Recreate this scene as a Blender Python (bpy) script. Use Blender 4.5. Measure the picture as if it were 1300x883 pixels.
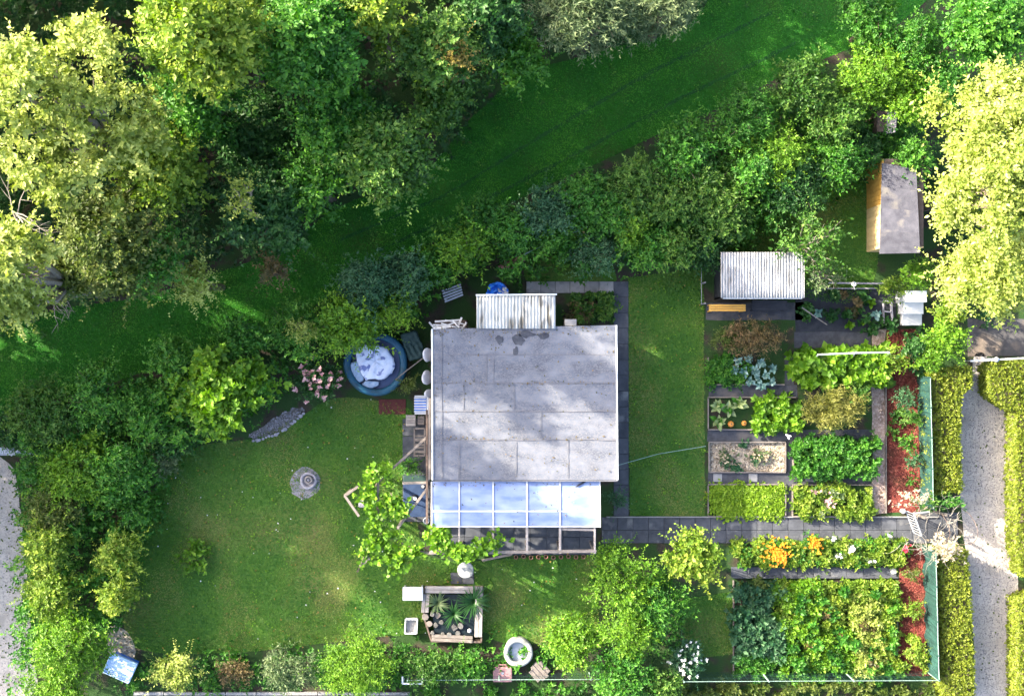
import bpy, math, random
import numpy as np
from mathutils import Vector
random.seed(11); rng = np.random.default_rng(11)
scene = bpy.context.scene
for o in list(bpy.data.objects): bpy.data.objects.remove(o)
col = scene.collection
R = math.radians

# ------------------------------------------------------------ camera, sky, sun, exposure
H = 45.0; S = 40.0; CX, CY = 650.0, 441.5          # flying height (m); photograph pixels per metre on the ground
cam_d = bpy.data.cameras.new('camera'); cam = bpy.data.objects.new('camera', cam_d); col.objects.link(cam)
cam.location = (0, 0, H); cam_d.sensor_width = 36; cam_d.lens = 36 * H / (1300 / S); cam_d.clip_end = 2000
scene.camera = cam
SUN_EL = 27.0; SUN_DIR = 28.0                      # elevation; light travels this many degrees below +X
e, a = R(SUN_EL), R(SUN_DIR)
ld = Vector((math.cos(a) * math.cos(e), -math.sin(a) * math.cos(e), -math.sin(e)))
w = bpy.data.worlds.new('World'); scene.world = w; w.use_nodes = True
sky = w.node_tree.nodes.new('ShaderNodeTexSky'); sky.sky_type = 'NISHITA'; sky.sun_disc = False
sky.sun_elevation = e; sky.sun_rotation = math.atan2(-ld.x, -ld.y); sky.air_density = 0.8; sky.dust_density = 4.5; sky.ozone_density = 0.7
w.node_tree.links.new(sky.outputs[0], w.node_tree.nodes['Background'].inputs[0])
w.node_tree.nodes['Background'].inputs[1].default_value = 0.15
sd = bpy.data.lights.new('sun', 'SUN'); sd.energy = 3.7; sd.angle = R(0.6); sd.color = (1.0, 0.90, 0.72)
sun = bpy.data.objects.new('sun', sd); col.objects.link(sun); sun.rotation_euler = ld.to_track_quat('-Z', 'Y').to_euler()
sun.location = (-20, 12, 30)
scene.view_settings.view_transform = 'Standard'; scene.view_settings.look = 'None'
scene.view_settings.gamma = 1; scene.view_settings.exposure = 2.55
scene.render.resolution_x, scene.render.resolution_y = 1024, 695

# ------------------------------------------------------------ helpers
def P(px, py, z=0.0):
    k = (H - z) / H / S
    return Vector(((px - CX) * k, (CY - py) * k, z))
def tag(o, label=None, cat=None, group=None, kind=None):
    if label: o['label'] = label
    if cat: o['category'] = cat
    if group: o['group'] = group
    if kind: o['kind'] = kind
    return o
def empty(name, loc, label, cat, group=None, rz=0):
    o = bpy.data.objects.new(name, None); col.objects.link(o); o.location = loc; o.rotation_euler = (0, 0, rz)
    o.empty_display_size = .2
    return tag(o, label, cat, group)
def origin(o):
    v = Vector((0, 0, 0))
    while o is not None:
        v = v + Vector(o.location); o = o.parent
    return v
def link(name, me, m, parent=None, loc=None):
    o = bpy.data.objects.new(name, me); col.objects.link(o)
    if m is not None and not me.materials: me.materials.append(m)
    if parent: o.parent = parent
    if loc is not None: o.location = loc
    return o
def mesh_np(name, V, F, tint=None, smooth=False):
    V = np.asarray(V, dtype=np.float32); F = np.asarray(F, dtype=np.int32)
    me = bpy.data.meshes.new(name); n = F.shape[1]
    me.vertices.add(len(V)); me.vertices.foreach_set('co', V.ravel())
    me.loops.add(F.size); me.loops.foreach_set('vertex_index', F.ravel())
    me.polygons.add(len(F)); me.polygons.foreach_set('loop_start', np.arange(0, F.size, n, dtype=np.int32))
    me.update(calc_edges=True)
    if smooth: me.polygons.foreach_set('use_smooth', np.ones(len(F), dtype=bool))
    if tint is not None:
        at = me.color_attributes.new('tint', 'FLOAT_COLOR', 'POINT')
        c = np.ones((len(V), 4), dtype=np.float32); c[:, 0] = tint[:, 0]; c[:, 1] = tint[:, 1]
        at.data.foreach_set('color', c.ravel())
    return me
class MB:
    def __init__(s): s.v = []; s.f = []
    def add(s, vs, fs):
        b = len(s.v); s.v += [tuple(v) for v in vs]; s.f += [tuple(i + b for i in f) for f in fs]; return s
    def box(s, x0, x1, y0, y1, z0, z1):
        return s.add([(x0,y0,z0),(x1,y0,z0),(x1,y1,z0),(x0,y1,z0),(x0,y0,z1),(x1,y0,z1),(x1,y1,z1),(x0,y1,z1)],
            [(0,3,2,1),(4,5,6,7),(0,1,5,4),(1,2,6,5),(2,3,7,6),(3,0,4,7)])
    def quad8(s, lo, hi):                            # hexahedron from two 4 point rings
        return s.add(list(lo) + list(hi), [(0,3,2,1),(4,5,6,7),(0,1,5,4),(1,2,6,5),(2,3,7,6),(3,0,4,7)])
    def bar(s, p0, p1, wd, ht):                      # rectangular beam between two points
        p0, p1 = Vector(p0), Vector(p1); d = (p1 - p0).normalized()
        sx = d.cross(Vector((0,0,1)))
        if sx.length < 1e-4: sx = Vector((1,0,0))
        sx.normalize(); up = sx.cross(d)
        c = [(-1,-1),(1,-1),(1,1),(-1,1)]
        return s.quad8([p0 + sx*i*wd/2 + up*j*ht/2 for i, j in c], [p1 + sx*i*wd/2 + up*j*ht/2 for i, j in c])
    def tube(s, pts, rad, n=6):
        pts = [Vector(p) for p in pts]; b = len(s.v)
        for i, p in enumerate(pts):
            d = (pts[min(i+1, len(pts)-1)] - pts[max(i-1, 0)]).normalized()
            u = d.cross(Vector((0.13,0.21,1)));
            if u.length < 1e-3: u = d.cross(Vector((1,0,0)))
            u.normalize(); vv = d.cross(u); r = rad[i] if isinstance(rad, (list, tuple)) else rad
            for k in range(n):
                t = 2*math.pi*k/n; s.v.append(tuple(p + u*math.cos(t)*r + vv*math.sin(t)*r))
        for i in range(len(pts)-1):
            for k in range(n):
                a_, b_ = b+i*n+k, b+i*n+(k+1) % n; s.f.append((a_, b_, b_+n, a_+n))
        s.f.append(tuple(b+k for k in reversed(range(n)))); s.f.append(tuple(b+(len(pts)-1)*n+k for k in range(n)))
        return s
    def prism(s, poly, z0, z1):
        n = len(poly)
        ar = sum(poly[i][0]*poly[(i+1)%n][1]-poly[(i+1)%n][0]*poly[i][1] for i in range(n))
        if ar < 0: poly = poly[::-1]
        return s.add([(x,y,z0) for x,y in poly] + [(x,y,z1) for x,y in poly],
            [tuple(reversed(range(n))), tuple(range(n, 2*n))] + [(i,(i+1)%n,n+(i+1)%n,n+i) for i in range(n)])
    def lathe(s, c, prof, n=24, wob=0.0, close=False):  # profile (r, z)
        b = len(s.v); ph = random.random()*6
        for r, z in prof:
            for k in range(n):
                t = 2*math.pi*k/n; q = r*(1+wob*math.sin(3*t+ph)+wob*.6*math.sin(7*t+2*ph))
                s.v.append((c[0]+q*math.cos(t), c[1]+q*math.sin(t), c[2]+z))
        m = len(prof)
        for i in range(m if close else m-1):
            for k in range(n):
                i2 = (i+1) % m
                s.f.append((b+i*n+k, b+i*n+(k+1)%n, b+i2*n+(k+1)%n, b+i2*n+k))
        return s
    def build(s, name, m, parent=None, loc=None, bevel=0, smooth=False, local=False):
        off = Vector((0,0,0))
        if not local: off = origin(parent) if parent else (Vector(loc) if loc is not None else off)
        me = bpy.data.meshes.new(name); me.from_pydata([(x-off.x, y-off.y, z-off.z) for x,y,z in s.v], [], s.f); me.update()
        if smooth: me.polygons.foreach_set('use_smooth', [True]*len(me.polygons))
        o = link(name, me, m, parent, loc if parent is None else None)
        if bevel:
            bm_ = o.modifiers.new('bevel', 'BEVEL'); bm_.width = bevel; bm_.segments = 2; bm_.limit_method = 'ANGLE'
        return o
def copy_tree(o, parent=None):
    c = o.copy(); col.objects.link(c); c.parent = parent
    for ch in o.children: copy_tree(ch, c)
    return c

# ------------------------------------------------------------ materials
def new_mat(name):
    m = bpy.data.materials.new(name); m.use_nodes = True; nt = m.node_tree
    return m, nt, nt.nodes['Principled BSDF'], nt.nodes['Material Output']
def N(nt, t, **kw):
    n = nt.nodes.new(t)
    for k, v in kw.items():
        if k in n.inputs: n.inputs[k].default_value = v
        else: setattr(n, k, v)
    return n
def c4(c): return (c[0], c[1], c[2], 1)
def mixc(nt, fac, a_, b_):
    m = nt.nodes.new('ShaderNodeMix'); m.data_type = 'RGBA'
    for s_, v in ((m.inputs[0], fac), (m.inputs[6], a_), (m.inputs[7], b_)):
        if isinstance(v, bpy.types.NodeSocket): nt.links.new(v, s_)
        else: s_.default_value = v if not isinstance(v, tuple) else c4(v)
    return m.outputs[2]
def ramp(nt, f, a_, b_):
    r = N(nt, 'ShaderNodeMapRange'); r.inputs[1].default_value = a_; r.inputs[2].default_value = b_; nt.links.new(f, r.inputs[0]); return r.outputs[0]
def surf(name, c1, c2, scale=5, rough=.85, bump=.25, bscale=40, c3=None, s3=2.0, t3=(.55,.7), fine=None, fscale=120, rnd=0.0, stretch=(1,1,1), metal=0.0, spec=.3, dist=.02):
    m, nt, b, out = new_mat(name); L = nt.links
    tc = N(nt, 'ShaderNodeTexCoord'); mp = N(nt, 'ShaderNodeMapping'); mp.inputs['Scale'].default_value = stretch
    L.new(tc.outputs['Object'], mp.inputs[0]); co = mp.outputs[0]
    oi = N(nt, 'ShaderNodeObjectInfo')
    if rnd:
        ad = N(nt, 'ShaderNodeVectorMath', operation='ADD'); sc = N(nt, 'ShaderNodeVectorMath', operation='SCALE')
        cmb = N(nt, 'ShaderNodeCombineXYZ'); [L.new(oi.outputs['Random'], cmb.inputs[i]) for i in range(3)]
        L.new(cmb.outputs[0], sc.inputs[0]); sc.inputs[3].default_value = 37.0
        L.new(co, ad.inputs[0]); L.new(sc.outputs[0], ad.inputs[1]); co = ad.outputs[0]
    n1 = N(nt, 'ShaderNodeTexNoise'); n1.inputs['Scale'].default_value = scale; n1.inputs['Detail'].default_value = 7; n1.inputs['Roughness'].default_value = .62
    L.new(co, n1.inputs[0])
    c = mixc(nt, ramp(nt, n1.outputs[0], .32, .68), c1, c2)
    if c3:
        n3 = N(nt, 'ShaderNodeTexNoise'); n3.inputs['Scale'].default_value = s3; n3.inputs['Detail'].default_value = 5; L.new(co, n3.inputs[0])
        c = mixc(nt, ramp(nt, n3.outputs[0], *t3), c, c3)
    if fine:
        n4 = N(nt, 'ShaderNodeTexVoronoi'); n4.inputs['Scale'].default_value = fscale; L.new(co, n4.inputs[0])
        sp = N(nt, 'ShaderNodeSeparateColor'); L.new(n4.outputs['Color'], sp.inputs[0])
        c = mixc(nt, ramp(nt, sp.outputs[0], .45, 1.0), c, fine)
    if rnd:
        hs = N(nt, 'ShaderNodeHueSaturation'); L.new(c, hs.inputs['Color'])
        r_ = ramp(nt, oi.outputs['Random'], 0, 1); mr = r_.node; mr.inputs[3].default_value = 1-rnd; mr.inputs[4].default_value = 1+rnd
        L.new(r_, hs.inputs['Value']); c = hs.outputs[0]
    L.new(c, b.inputs['Base Color']); b.inputs['Roughness'].default_value = rough; b.inputs['Metallic'].default_value = metal
    b.inputs['Specular IOR Level'].default_value = spec
    if bump:
        nb = N(nt, 'ShaderNodeTexNoise'); nb.inputs['Scale'].default_value = bscale; nb.inputs['Detail'].default_value = 6; L.new(co, nb.inputs[0])
        bp = N(nt, 'ShaderNodeBump'); bp.inputs['Strength'].default_value = bump; bp.inputs['Distance'].default_value = dist
        L.new(nb.outputs[0], bp.inputs['Height']); L.new(bp.outputs[0], b.inputs['Normal'])
    return m
def leaf(name, dark, mid, light, trans=.35, rough=.5):
    m, nt, b, out = new_mat(name); L = nt.links
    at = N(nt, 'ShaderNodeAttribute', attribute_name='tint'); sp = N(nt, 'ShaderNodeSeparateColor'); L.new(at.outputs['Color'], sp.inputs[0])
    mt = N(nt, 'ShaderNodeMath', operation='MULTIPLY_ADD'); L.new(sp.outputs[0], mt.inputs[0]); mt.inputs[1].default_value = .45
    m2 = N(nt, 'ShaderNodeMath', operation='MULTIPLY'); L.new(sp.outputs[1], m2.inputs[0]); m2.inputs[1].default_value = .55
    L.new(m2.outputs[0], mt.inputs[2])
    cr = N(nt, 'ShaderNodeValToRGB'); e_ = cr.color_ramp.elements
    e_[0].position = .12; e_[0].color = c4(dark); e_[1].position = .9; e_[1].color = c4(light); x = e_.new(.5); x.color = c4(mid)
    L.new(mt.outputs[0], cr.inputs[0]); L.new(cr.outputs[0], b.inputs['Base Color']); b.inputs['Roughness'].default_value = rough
    b.inputs['Specular IOR Level'].default_value = .35
    tr = N(nt, 'ShaderNodeBsdfTranslucent'); hs = N(nt, 'ShaderNodeHueSaturation'); L.new(cr.outputs[0], hs.inputs['Color'])
    hs.inputs['Saturation'].default_value = 1.1; hs.inputs['Value'].default_value = 1.3; L.new(hs.outputs[0], tr.inputs[0])
    mx = N(nt, 'ShaderNodeMixShader'); mx.inputs[0].default_value = trans
    L.new(b.outputs[0], mx.inputs[1]); L.new(tr.outputs[0], mx.inputs[2]); L.new(mx.outputs[0], out.inputs[0])
    return m
LF = dict(
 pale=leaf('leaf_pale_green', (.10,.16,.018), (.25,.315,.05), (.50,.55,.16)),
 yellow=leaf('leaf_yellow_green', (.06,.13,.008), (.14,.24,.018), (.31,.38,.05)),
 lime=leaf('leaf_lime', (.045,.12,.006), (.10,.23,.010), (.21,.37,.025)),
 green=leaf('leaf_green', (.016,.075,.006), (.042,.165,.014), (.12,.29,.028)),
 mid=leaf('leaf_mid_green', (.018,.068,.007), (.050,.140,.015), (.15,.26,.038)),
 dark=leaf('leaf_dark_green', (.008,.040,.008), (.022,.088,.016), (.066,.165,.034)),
 blue=leaf('leaf_blue_green', (.018,.070,.026), (.042,.125,.048), (.10,.20,.085)),
 silver=leaf('leaf_silver_green', (.05,.095,.032), (.10,.155,.058), (.20,.25,.11)),
 olive=leaf('leaf_olive', (.038,.070,.010), (.080,.125,.018), (.16,.19,.04)),
 brown=leaf('leaf_russet', (.045,.055,.014), (.11,.088,.03), (.23,.15,.07)),
 gold=leaf('leaf_golden', (.15,.12,.02), (.25,.19,.035), (.36,.27,.06)),
 lettuce=leaf('leaf_lettuce', (.10,.20,.008), (.17,.29,.014), (.26,.40,.03)),
 asparagus=leaf('leaf_asparagus', (.11,.13,.02), (.20,.21,.035), (.34,.33,.09)),
 hedge=leaf('leaf_privet', (.075,.115,.008), (.15,.195,.014), (.26,.30,.035)),
 cream=leaf('leaf_variegated', (.10,.18,.04), (.28,.36,.14), (.55,.56,.34)),
 orange=leaf('petal_orange', (.62,.20,.01), (.80,.33,.015), (.85,.48,.05), .2),
 white=leaf('petal_white', (.6,.6,.55), (.75,.75,.72), (.85,.84,.8), .2),
 pink=leaf('petal_pink', (.42,.20,.22), (.60,.34,.34), (.72,.5,.46), .2),
 red=leaf('petal_red', (.35,.01,.03), (.5,.02,.06), (.6,.06,.1), .2),
 straw=leaf('leaf_straw', (.28,.22,.13), (.45,.37,.24), (.62,.54,.38), .15),
 grass=leaf('grass_blade', (.026,.115,.007), (.072,.175,.013), (.19,.21,.05), .25),
 mown=leaf('mown_blade', (.012,.13,.004), (.030,.205,.006), (.075,.26,.012), .25),
)
M = dict(
 soil=surf('dark_soil', (.026,.022,.016), (.055,.045,.030), 3, .95, .7, 25, c3=(.022,.055,.012), s3=1.6, t3=(.40,.52)),
 lawn=surf('lawn_turf', (.034,.105,.009), (.075,.155,.016), .9, .95, .6, 60, c3=(.13,.125,.04), s3=.42, t3=(.48,.72), fine=(.03,.09,.012), fscale=30),
 mown=surf('mown_turf', (.010,.08,.004), (.022,.125,.006), .7, .95, .6, 50, c3=(.035,.085,.01), s3=.5, t3=(.55,.75)),
 gravel=surf('fine_gravel', (.41,.365,.32), (.55,.495,.44), 1.2, .95, .5, 90, c3=(.27,.24,.20), s3=1.1, t3=(.55,.75), fine=(.33,.30,.28), fscale=28),
 tar=surf('worn_asphalt', (.05,.048,.05), (.09,.085,.085), 2, .9, .4, 60, c3=(.22,.17,.13), s3=.9, t3=(.48,.62)),
 slab=surf('concrete_slab', (.042,.046,.056), (.078,.083,.096), 4, .85, .35, 50, c3=(.16,.16,.16), s3=2.5, t3=(.6,.75), rnd=.10),
 slabl=surf('pale_concrete_slab', (.19,.19,.19), (.30,.29,.285), 4, .85, .35, 50, c3=(.10,.10,.10), s3=3, t3=(.6,.75), rnd=.15),
 fabric=surf('weed_fabric', (.035,.038,.046), (.07,.073,.085), 5, .9, .4, 30, c3=(.11,.10,.095), s3=1.6, t3=(.55,.7)),
 felt=surf('roofing_felt', (.085,.096,.125), (.18,.19,.22), 1.7, .92, .35, 70, c3=(.085,.09,.11), s3=1.3, t3=(.48,.72), stretch=(1,1.6,1), fine=(.17,.17,.18), fscale=30, rnd=.05),
 stain=surf('felt_stain', (.03,.033,.045), (.075,.08,.095), 6, .9, .3, 50),
 joint=surf('bitumen_joint', (.10,.10,.115), (.16,.16,.175), 12, .8, .3, 60),
 whitem=surf('white_metal_trim', (.62,.62,.62), (.75,.75,.74), 6, .5, .1, 40),
 fibre=surf('corrugated_fibre_cement', (.42,.42,.39), (.56,.56,.52), 3, .85, .3, 60, c3=(.13,.12,.10), s3=2.2, t3=(.52,.68), stretch=(2.6,.5,1)),
 fibre2=surf('corrugated_sheet_grey', (.26,.26,.26), (.42,.42,.41), 3, .8, .3, 60, c3=(.17,.165,.16), s3=4, t3=(.5,.7), stretch=(3,.6,1)),
 wood=surf('weathered_wood', (.13,.112,.098), (.22,.19,.17), 6, .85, .4, 50, stretch=(1,1,1), rnd=.12),
 woodd=surf('brown_boards', (.085,.06,.05), (.15,.11,.09), 6, .85, .3, 50, rnd=.12),
 woodp=surf('pale_planks', (.23,.20,.185), (.34,.31,.285), 5, .8, .4, 60, rnd=.1),
 white=surf('white_paint', (.50,.51,.53), (.64,.64,.64), 5, .45, .1, 30),
 whiteg=surf('greyed_white_plastic', (.50,.53,.58), (.68,.70,.74), 5, .5, .15, 30),
 yellow=surf('ochre_boards', (.50,.26,.045), (.62,.36,.08), 5, .75, .3, 40, rnd=.08),
 cream=surf('lit_ochre_boards', (.60,.42,.18), (.70,.52,.26), 5, .75, .3, 40, rnd=.08),
 roofs=surf('shed_felt', (.05,.05,.065), (.09,.09,.11), 4, .9, .35, 60, c3=(.14,.13,.12), s3=2, t3=(.6,.75), rnd=.1),
 black=surf('black_plastic', (.012,.014,.02), (.03,.033,.042), 5, .6, .3, 30),
 blued=surf('pool_wall_blue', (.004,.02,.08), (.008,.04,.13), 4, .45, .15, 20, spec=.5),
 bluet=surf('pool_collar', (.006,.05,.10), (.012,.085,.14), 3, .5, .3, 12, c3=(.012,.04,.05), s3=2.4, t3=(.5,.7)),
 blueb=surf('bright_blue_plastic', (.01,.10,.55), (.02,.20,.70), 5, .4, .2, 20, spec=.5),
 navy=surf('navy_cloth', (.014,.03,.075), (.03,.055,.12), 4, .8, .3, 30),
 sheet=surf('crumpled_white_sheet', (.42,.50,.68), (.60,.66,.78), 3, .45, .5, 9, c3=(.12,.16,.36), s3=4.0, t3=(.55,.60), spec=.5),
 sheet2=surf('clear_grey_sheet', (.18,.27,.40), (.32,.42,.55), 4, .35, .5, 12),
 tarp=surf('dark_green_tarp', (.012,.035,.035), (.03,.06,.055), 3, .7, .4, 12),
 redmat=surf('red_brown_mat', (.075,.02,.02), (.11,.035,.032), 8, .95, .5, 80),
 mulch=surf('red_bark_mulch', (.10,.018,.014), (.165,.036,.028), 9, .95, .9, 45, c3=(.09,.035,.02), s3=1.3, t3=(.5,.65), fine=(.25,.075,.055), fscale=22),
 chip=surf('pink_gravel', (.28,.20,.16), (.44,.33,.28), 6, .95, .8, 60, c3=(.15,.10,.07), s3=2.5, t3=(.55,.7), fine=(.5,.4,.35), fscale=20),
 pebble=surf('pale_pebbles', (.30,.25,.19), (.48,.42,.33), 6, .95, .6, 50, fine=(.16,.12,.08), fscale=18),
 stone=surf('grey_stone', (.22,.21,.23), (.36,.34,.36), 6, .9, .5, 40, rnd=.18),
 concrete=surf('pale_concrete', (.24,.25,.24), (.38,.38,.36), 5, .85, .4, 40, c3=(.13,.14,.12), s3=3.5, t3=(.5,.7)),
 stoned=surf('wet_pond_stone', (.07,.068,.065), (.15,.145,.135), 6, .9, .5, 40, rnd=.25),
 dirt=surf('stony_dirt', (.07,.062,.055), (.15,.14,.135), 6, .95, .6, 40, fine=(.24,.23,.24), fscale=14),
 water=surf('dark_pond_water', (.006,.010,.012), (.012,.018,.02), 2, .12, .1, 4, spec=.25),
 net=surf('teal_shade_net', (.007,.030,.025), (.014,.055,.045), 2.5, .8, .4, 30, c3=(.03,.08,.07), s3=1.6, t3=(.55,.8), rnd=.15),
 wire=surf('pale_green_wire', (.16,.25,.21), (.26,.35,.30), 10, .5, 0, 30),
 galv=surf('galvanised_metal', (.28,.31,.35), (.40,.43,.48), 5, .4, .1, 30, metal=.3),
 terra=surf('terracotta', (.28,.13,.10), (.38,.19,.16), 5, .8, .25, 40),
 pinkb=surf('pink_brown_plastic', (.26,.13,.13), (.33,.18,.18), 5, .6, .2, 40),
 bark=surf('bark', (.10,.075,.055), (.20,.16,.12), 8, .9, .5, 40),
 barkp=surf('pale_bark', (.15,.13,.11), (.25,.22,.19), 8, .9, .5, 40),
 twig=surf('bleached_twigs', (.17,.155,.13), (.29,.265,.225), 8, .85, .2, 40),
 kale=leaf('kale_leaf', (.05,.13,.105), (.15,.28,.24), (.34,.48,.42), .15, .6),
 orange=surf('pumpkin_skin', (.65,.22,.03), (.75,.32,.07), 6, .5, .2, 20),
 blindb=surf('blue_white_blind', (.24,.33,.58), (.50,.58,.72), 1.5, .8, .15, 20, stretch=(1,3,1)),
)
def panel_mat():
    m, nt, b, out = new_mat('milky_roof_panel'); L = nt.links
    b.inputs['Base Color'].default_value = (.62,.72,.90,1); b.inputs['Roughness'].default_value = .5
    n = N(nt, 'ShaderNodeTexNoise'); n.inputs['Scale'].default_value = 1.3; n.inputs['Detail'].default_value = 4
    tc = N(nt, 'ShaderNodeTexCoord'); mp = N(nt, 'ShaderNodeMapping'); mp.inputs['Scale'].default_value = (1, 2.5, 1)
    L.new(tc.outputs['Object'], mp.inputs[0]); L.new(mp.outputs[0], n.inputs[0])
    c = mixc(nt, ramp(nt, n.outputs[0], .35, .7), (.19,.27,.50), (.40,.48,.68)); L.new(c, b.inputs['Base Color'])
    tr = N(nt, 'ShaderNodeBsdfTransparent'); mx = N(nt, 'ShaderNodeMixShader'); mx.inputs[0].default_value = .38
    L.new(b.outputs[0], mx.inputs[1]); L.new(tr.outputs[0], mx.inputs[2]); L.new(mx.outputs[0], out.inputs[0]); return m
M['panel'] = panel_mat()

# ------------------------------------------------------------ foliage engine
UP = np.array([0, 0, 1.0])
def nrm(v): return v / np.maximum(np.linalg.norm(v, axis=1, keepdims=True), 1e-6)
def leaf_geo(pos, d, n, L, wr, tint, fold=.25):
    d = nrm(d); s_ = nrm(np.cross(d, n)); n = np.cross(s_, d); L = L[:, None]
    base = pos; tip = pos + d*L - n*L*.12; mid = pos + d*L*.45
    a_ = mid + s_*L*wr*.5 + n*L*fold*.3; b_ = mid - s_*L*wr*.5 + n*L*fold*.3
    V = np.stack([base, a_, tip, b_], 1).reshape(-1, 3); k = np.arange(len(pos))[:, None]*4
    F = np.concatenate([k + np.array([[0, 2, 1]]), k + np.array([[0, 3, 2]])], 1).reshape(-1, 3)
    return V, F, np.repeat(tint, 4, axis=0)
def sprigs(c, nn, length, k, L, wr=.5, up=.35, jit=.6, clump=None):
    m = len(c); d = nrm(nn + rng.normal(0, jit, (m, 3)) + UP*up); ln = length*rng.uniform(.55, 1.25, m)
    j = np.tile(np.arange(k), m); i = np.repeat(np.arange(m), k); t = (j + rng.uniform(.2, 1, len(j)))/k
    dd = d[i]; ang = j*2.4 + rng.uniform(0, 6.28, m)[i]
    u = nrm(np.cross(dd, np.array([.31, .2, .93]))); v = np.cross(dd, u)
    rad = u*np.cos(ang)[:, None] + v*np.sin(ang)[:, None]
    pos = c[i] + dd*(ln[i]*t)[:, None]
    ldir = nrm(dd*(.35 + .6*t)[:, None] + rad*.95 + rng.normal(0, .2, (len(j), 3)))
    nor = nrm(dd*.7 + UP*.8 + rng.normal(0, .35, (len(j), 3)))
    cl = rng.random(m) if clump is None else clump
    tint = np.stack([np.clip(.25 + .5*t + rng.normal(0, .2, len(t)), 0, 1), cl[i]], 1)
    return leaf_geo(pos, ldir, nor, L*np.clip(rng.lognormal(-.12, .35, len(j)), .35, 1.8)*(1 - .25*t), wr, tint)
def lobes_of(rx, ry, h, low, n, ang, lr, deep=.25):
    out = []
    for i in range(n):
        rr = math.sqrt((i + .5)/n); t = i*2.39996 + random.uniform(-.5, .5)
        q = rr*random.uniform(.72, 1.02)
        l = lr*random.uniform(.72, 1.25)*(1.12 - .3*rr)
        x = max(rx - l*.75, .02)*q*math.cos(t); y = max(ry - l*.75, .02)*q*math.sin(t)
        z = low + (h - low - l)*math.sqrt(max(0, 1 - .82*q*q))*random.uniform(1 - deep, 1.0)
        z = max(z, l*.4)
        out.append((x*math.cos(ang) - y*math.sin(ang), x*math.sin(ang) + y*math.cos(ang), z, l))
    return out
def crown_geo(lobes, dens, k, L, wr=.5, length=.3, up=.35, jit=.6, lowcut=-.35):
    C, D, K = [], [], []
    for (x, y, z, r) in lobes:
        n = max(6, int(dens*12.6*r*r*.75)); d = nrm(rng.normal(0, 1, (n, 3))); d[:, 2] = np.abs(d[:, 2] - lowcut*.2) + lowcut*.5*rng.random(n)
        d = nrm(d); rad = r*rng.uniform(.35, 1.0, n)**.6
        C.append(np.array([x, y, z]) + d*rad[:, None]*np.array([1, 1, .85]) - d*length*.5); D.append(d)
        K.append(np.clip(rng.random()*.7 + .15 + rng.normal(0, .18, n), 0, 1))
    C = np.concatenate(C); D = np.concatenate(D); K = np.concatenate(K)
    C[:, 2] = np.maximum(C[:, 2], .03)
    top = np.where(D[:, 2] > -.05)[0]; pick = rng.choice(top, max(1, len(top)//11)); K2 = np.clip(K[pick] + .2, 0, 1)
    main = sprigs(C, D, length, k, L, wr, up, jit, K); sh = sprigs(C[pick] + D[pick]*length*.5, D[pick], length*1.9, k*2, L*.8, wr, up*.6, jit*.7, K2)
    return join_geo([main, sh])
    return sprigs(C, D, length, k, L, wr, up, jit, K)
def wood_mb(lobes, h, r0, split=.4, nmax=14, seed=0):
    mb = MB(); zc = h*split; jx, jy = random.uniform(-.1, .1)*h*.2, random.uniform(-.1, .1)*h*.2
    mb.tube([(0, 0, -.05), (jx*.5, jy*.5, zc*.5), (jx, jy, zc), (jx*1.1, jy*1.1, h*.72)], [r0*1.25, r0, r0*.8, r0*.25], 7)
    for (x, y, z, r) in sorted(lobes, key=lambda q: -q[3])[:nmax]:
        s_ = random.uniform(.5, 1.0); p0 = Vector((jx*s_, jy*s_, zc*s_)); p3 = Vector((x, y, z + r*.5))
        m1 = p0.lerp(p3, .4) + Vector((random.uniform(-.1, .1)*h*.3, random.uniform(-.1, .1)*h*.3, h*.04)); m2 = p0.lerp(p3, .75) + Vector((random.uniform(-.1, .1)*r, random.uniform(-.1, .1)*r, .05*h))
        mb.tube([p0, m1, m2, p3], [r0*.5, r0*.34, r0*.2, r0*.07], 5)
        for q in range(3):
            e_ = Vector((x, y, z)) + Vector((random.uniform(-1, 1), random.uniform(-1, 1), random.uniform(.1, .9)))*r*.85
            mb.tube([m2, m2.lerp(e_, .55) + Vector((0, 0, r*.08)), e_], [r0*.16, r0*.1, r0*.03], 4)
    return mb
def join_geo(parts):
    V, F, T, b = [], [], [], 0
    for v, f, t in parts: V.append(v); F.append(f + b); T.append(t); b += len(v)
    return np.concatenate(V), np.concatenate(F), np.concatenate(T)
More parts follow.
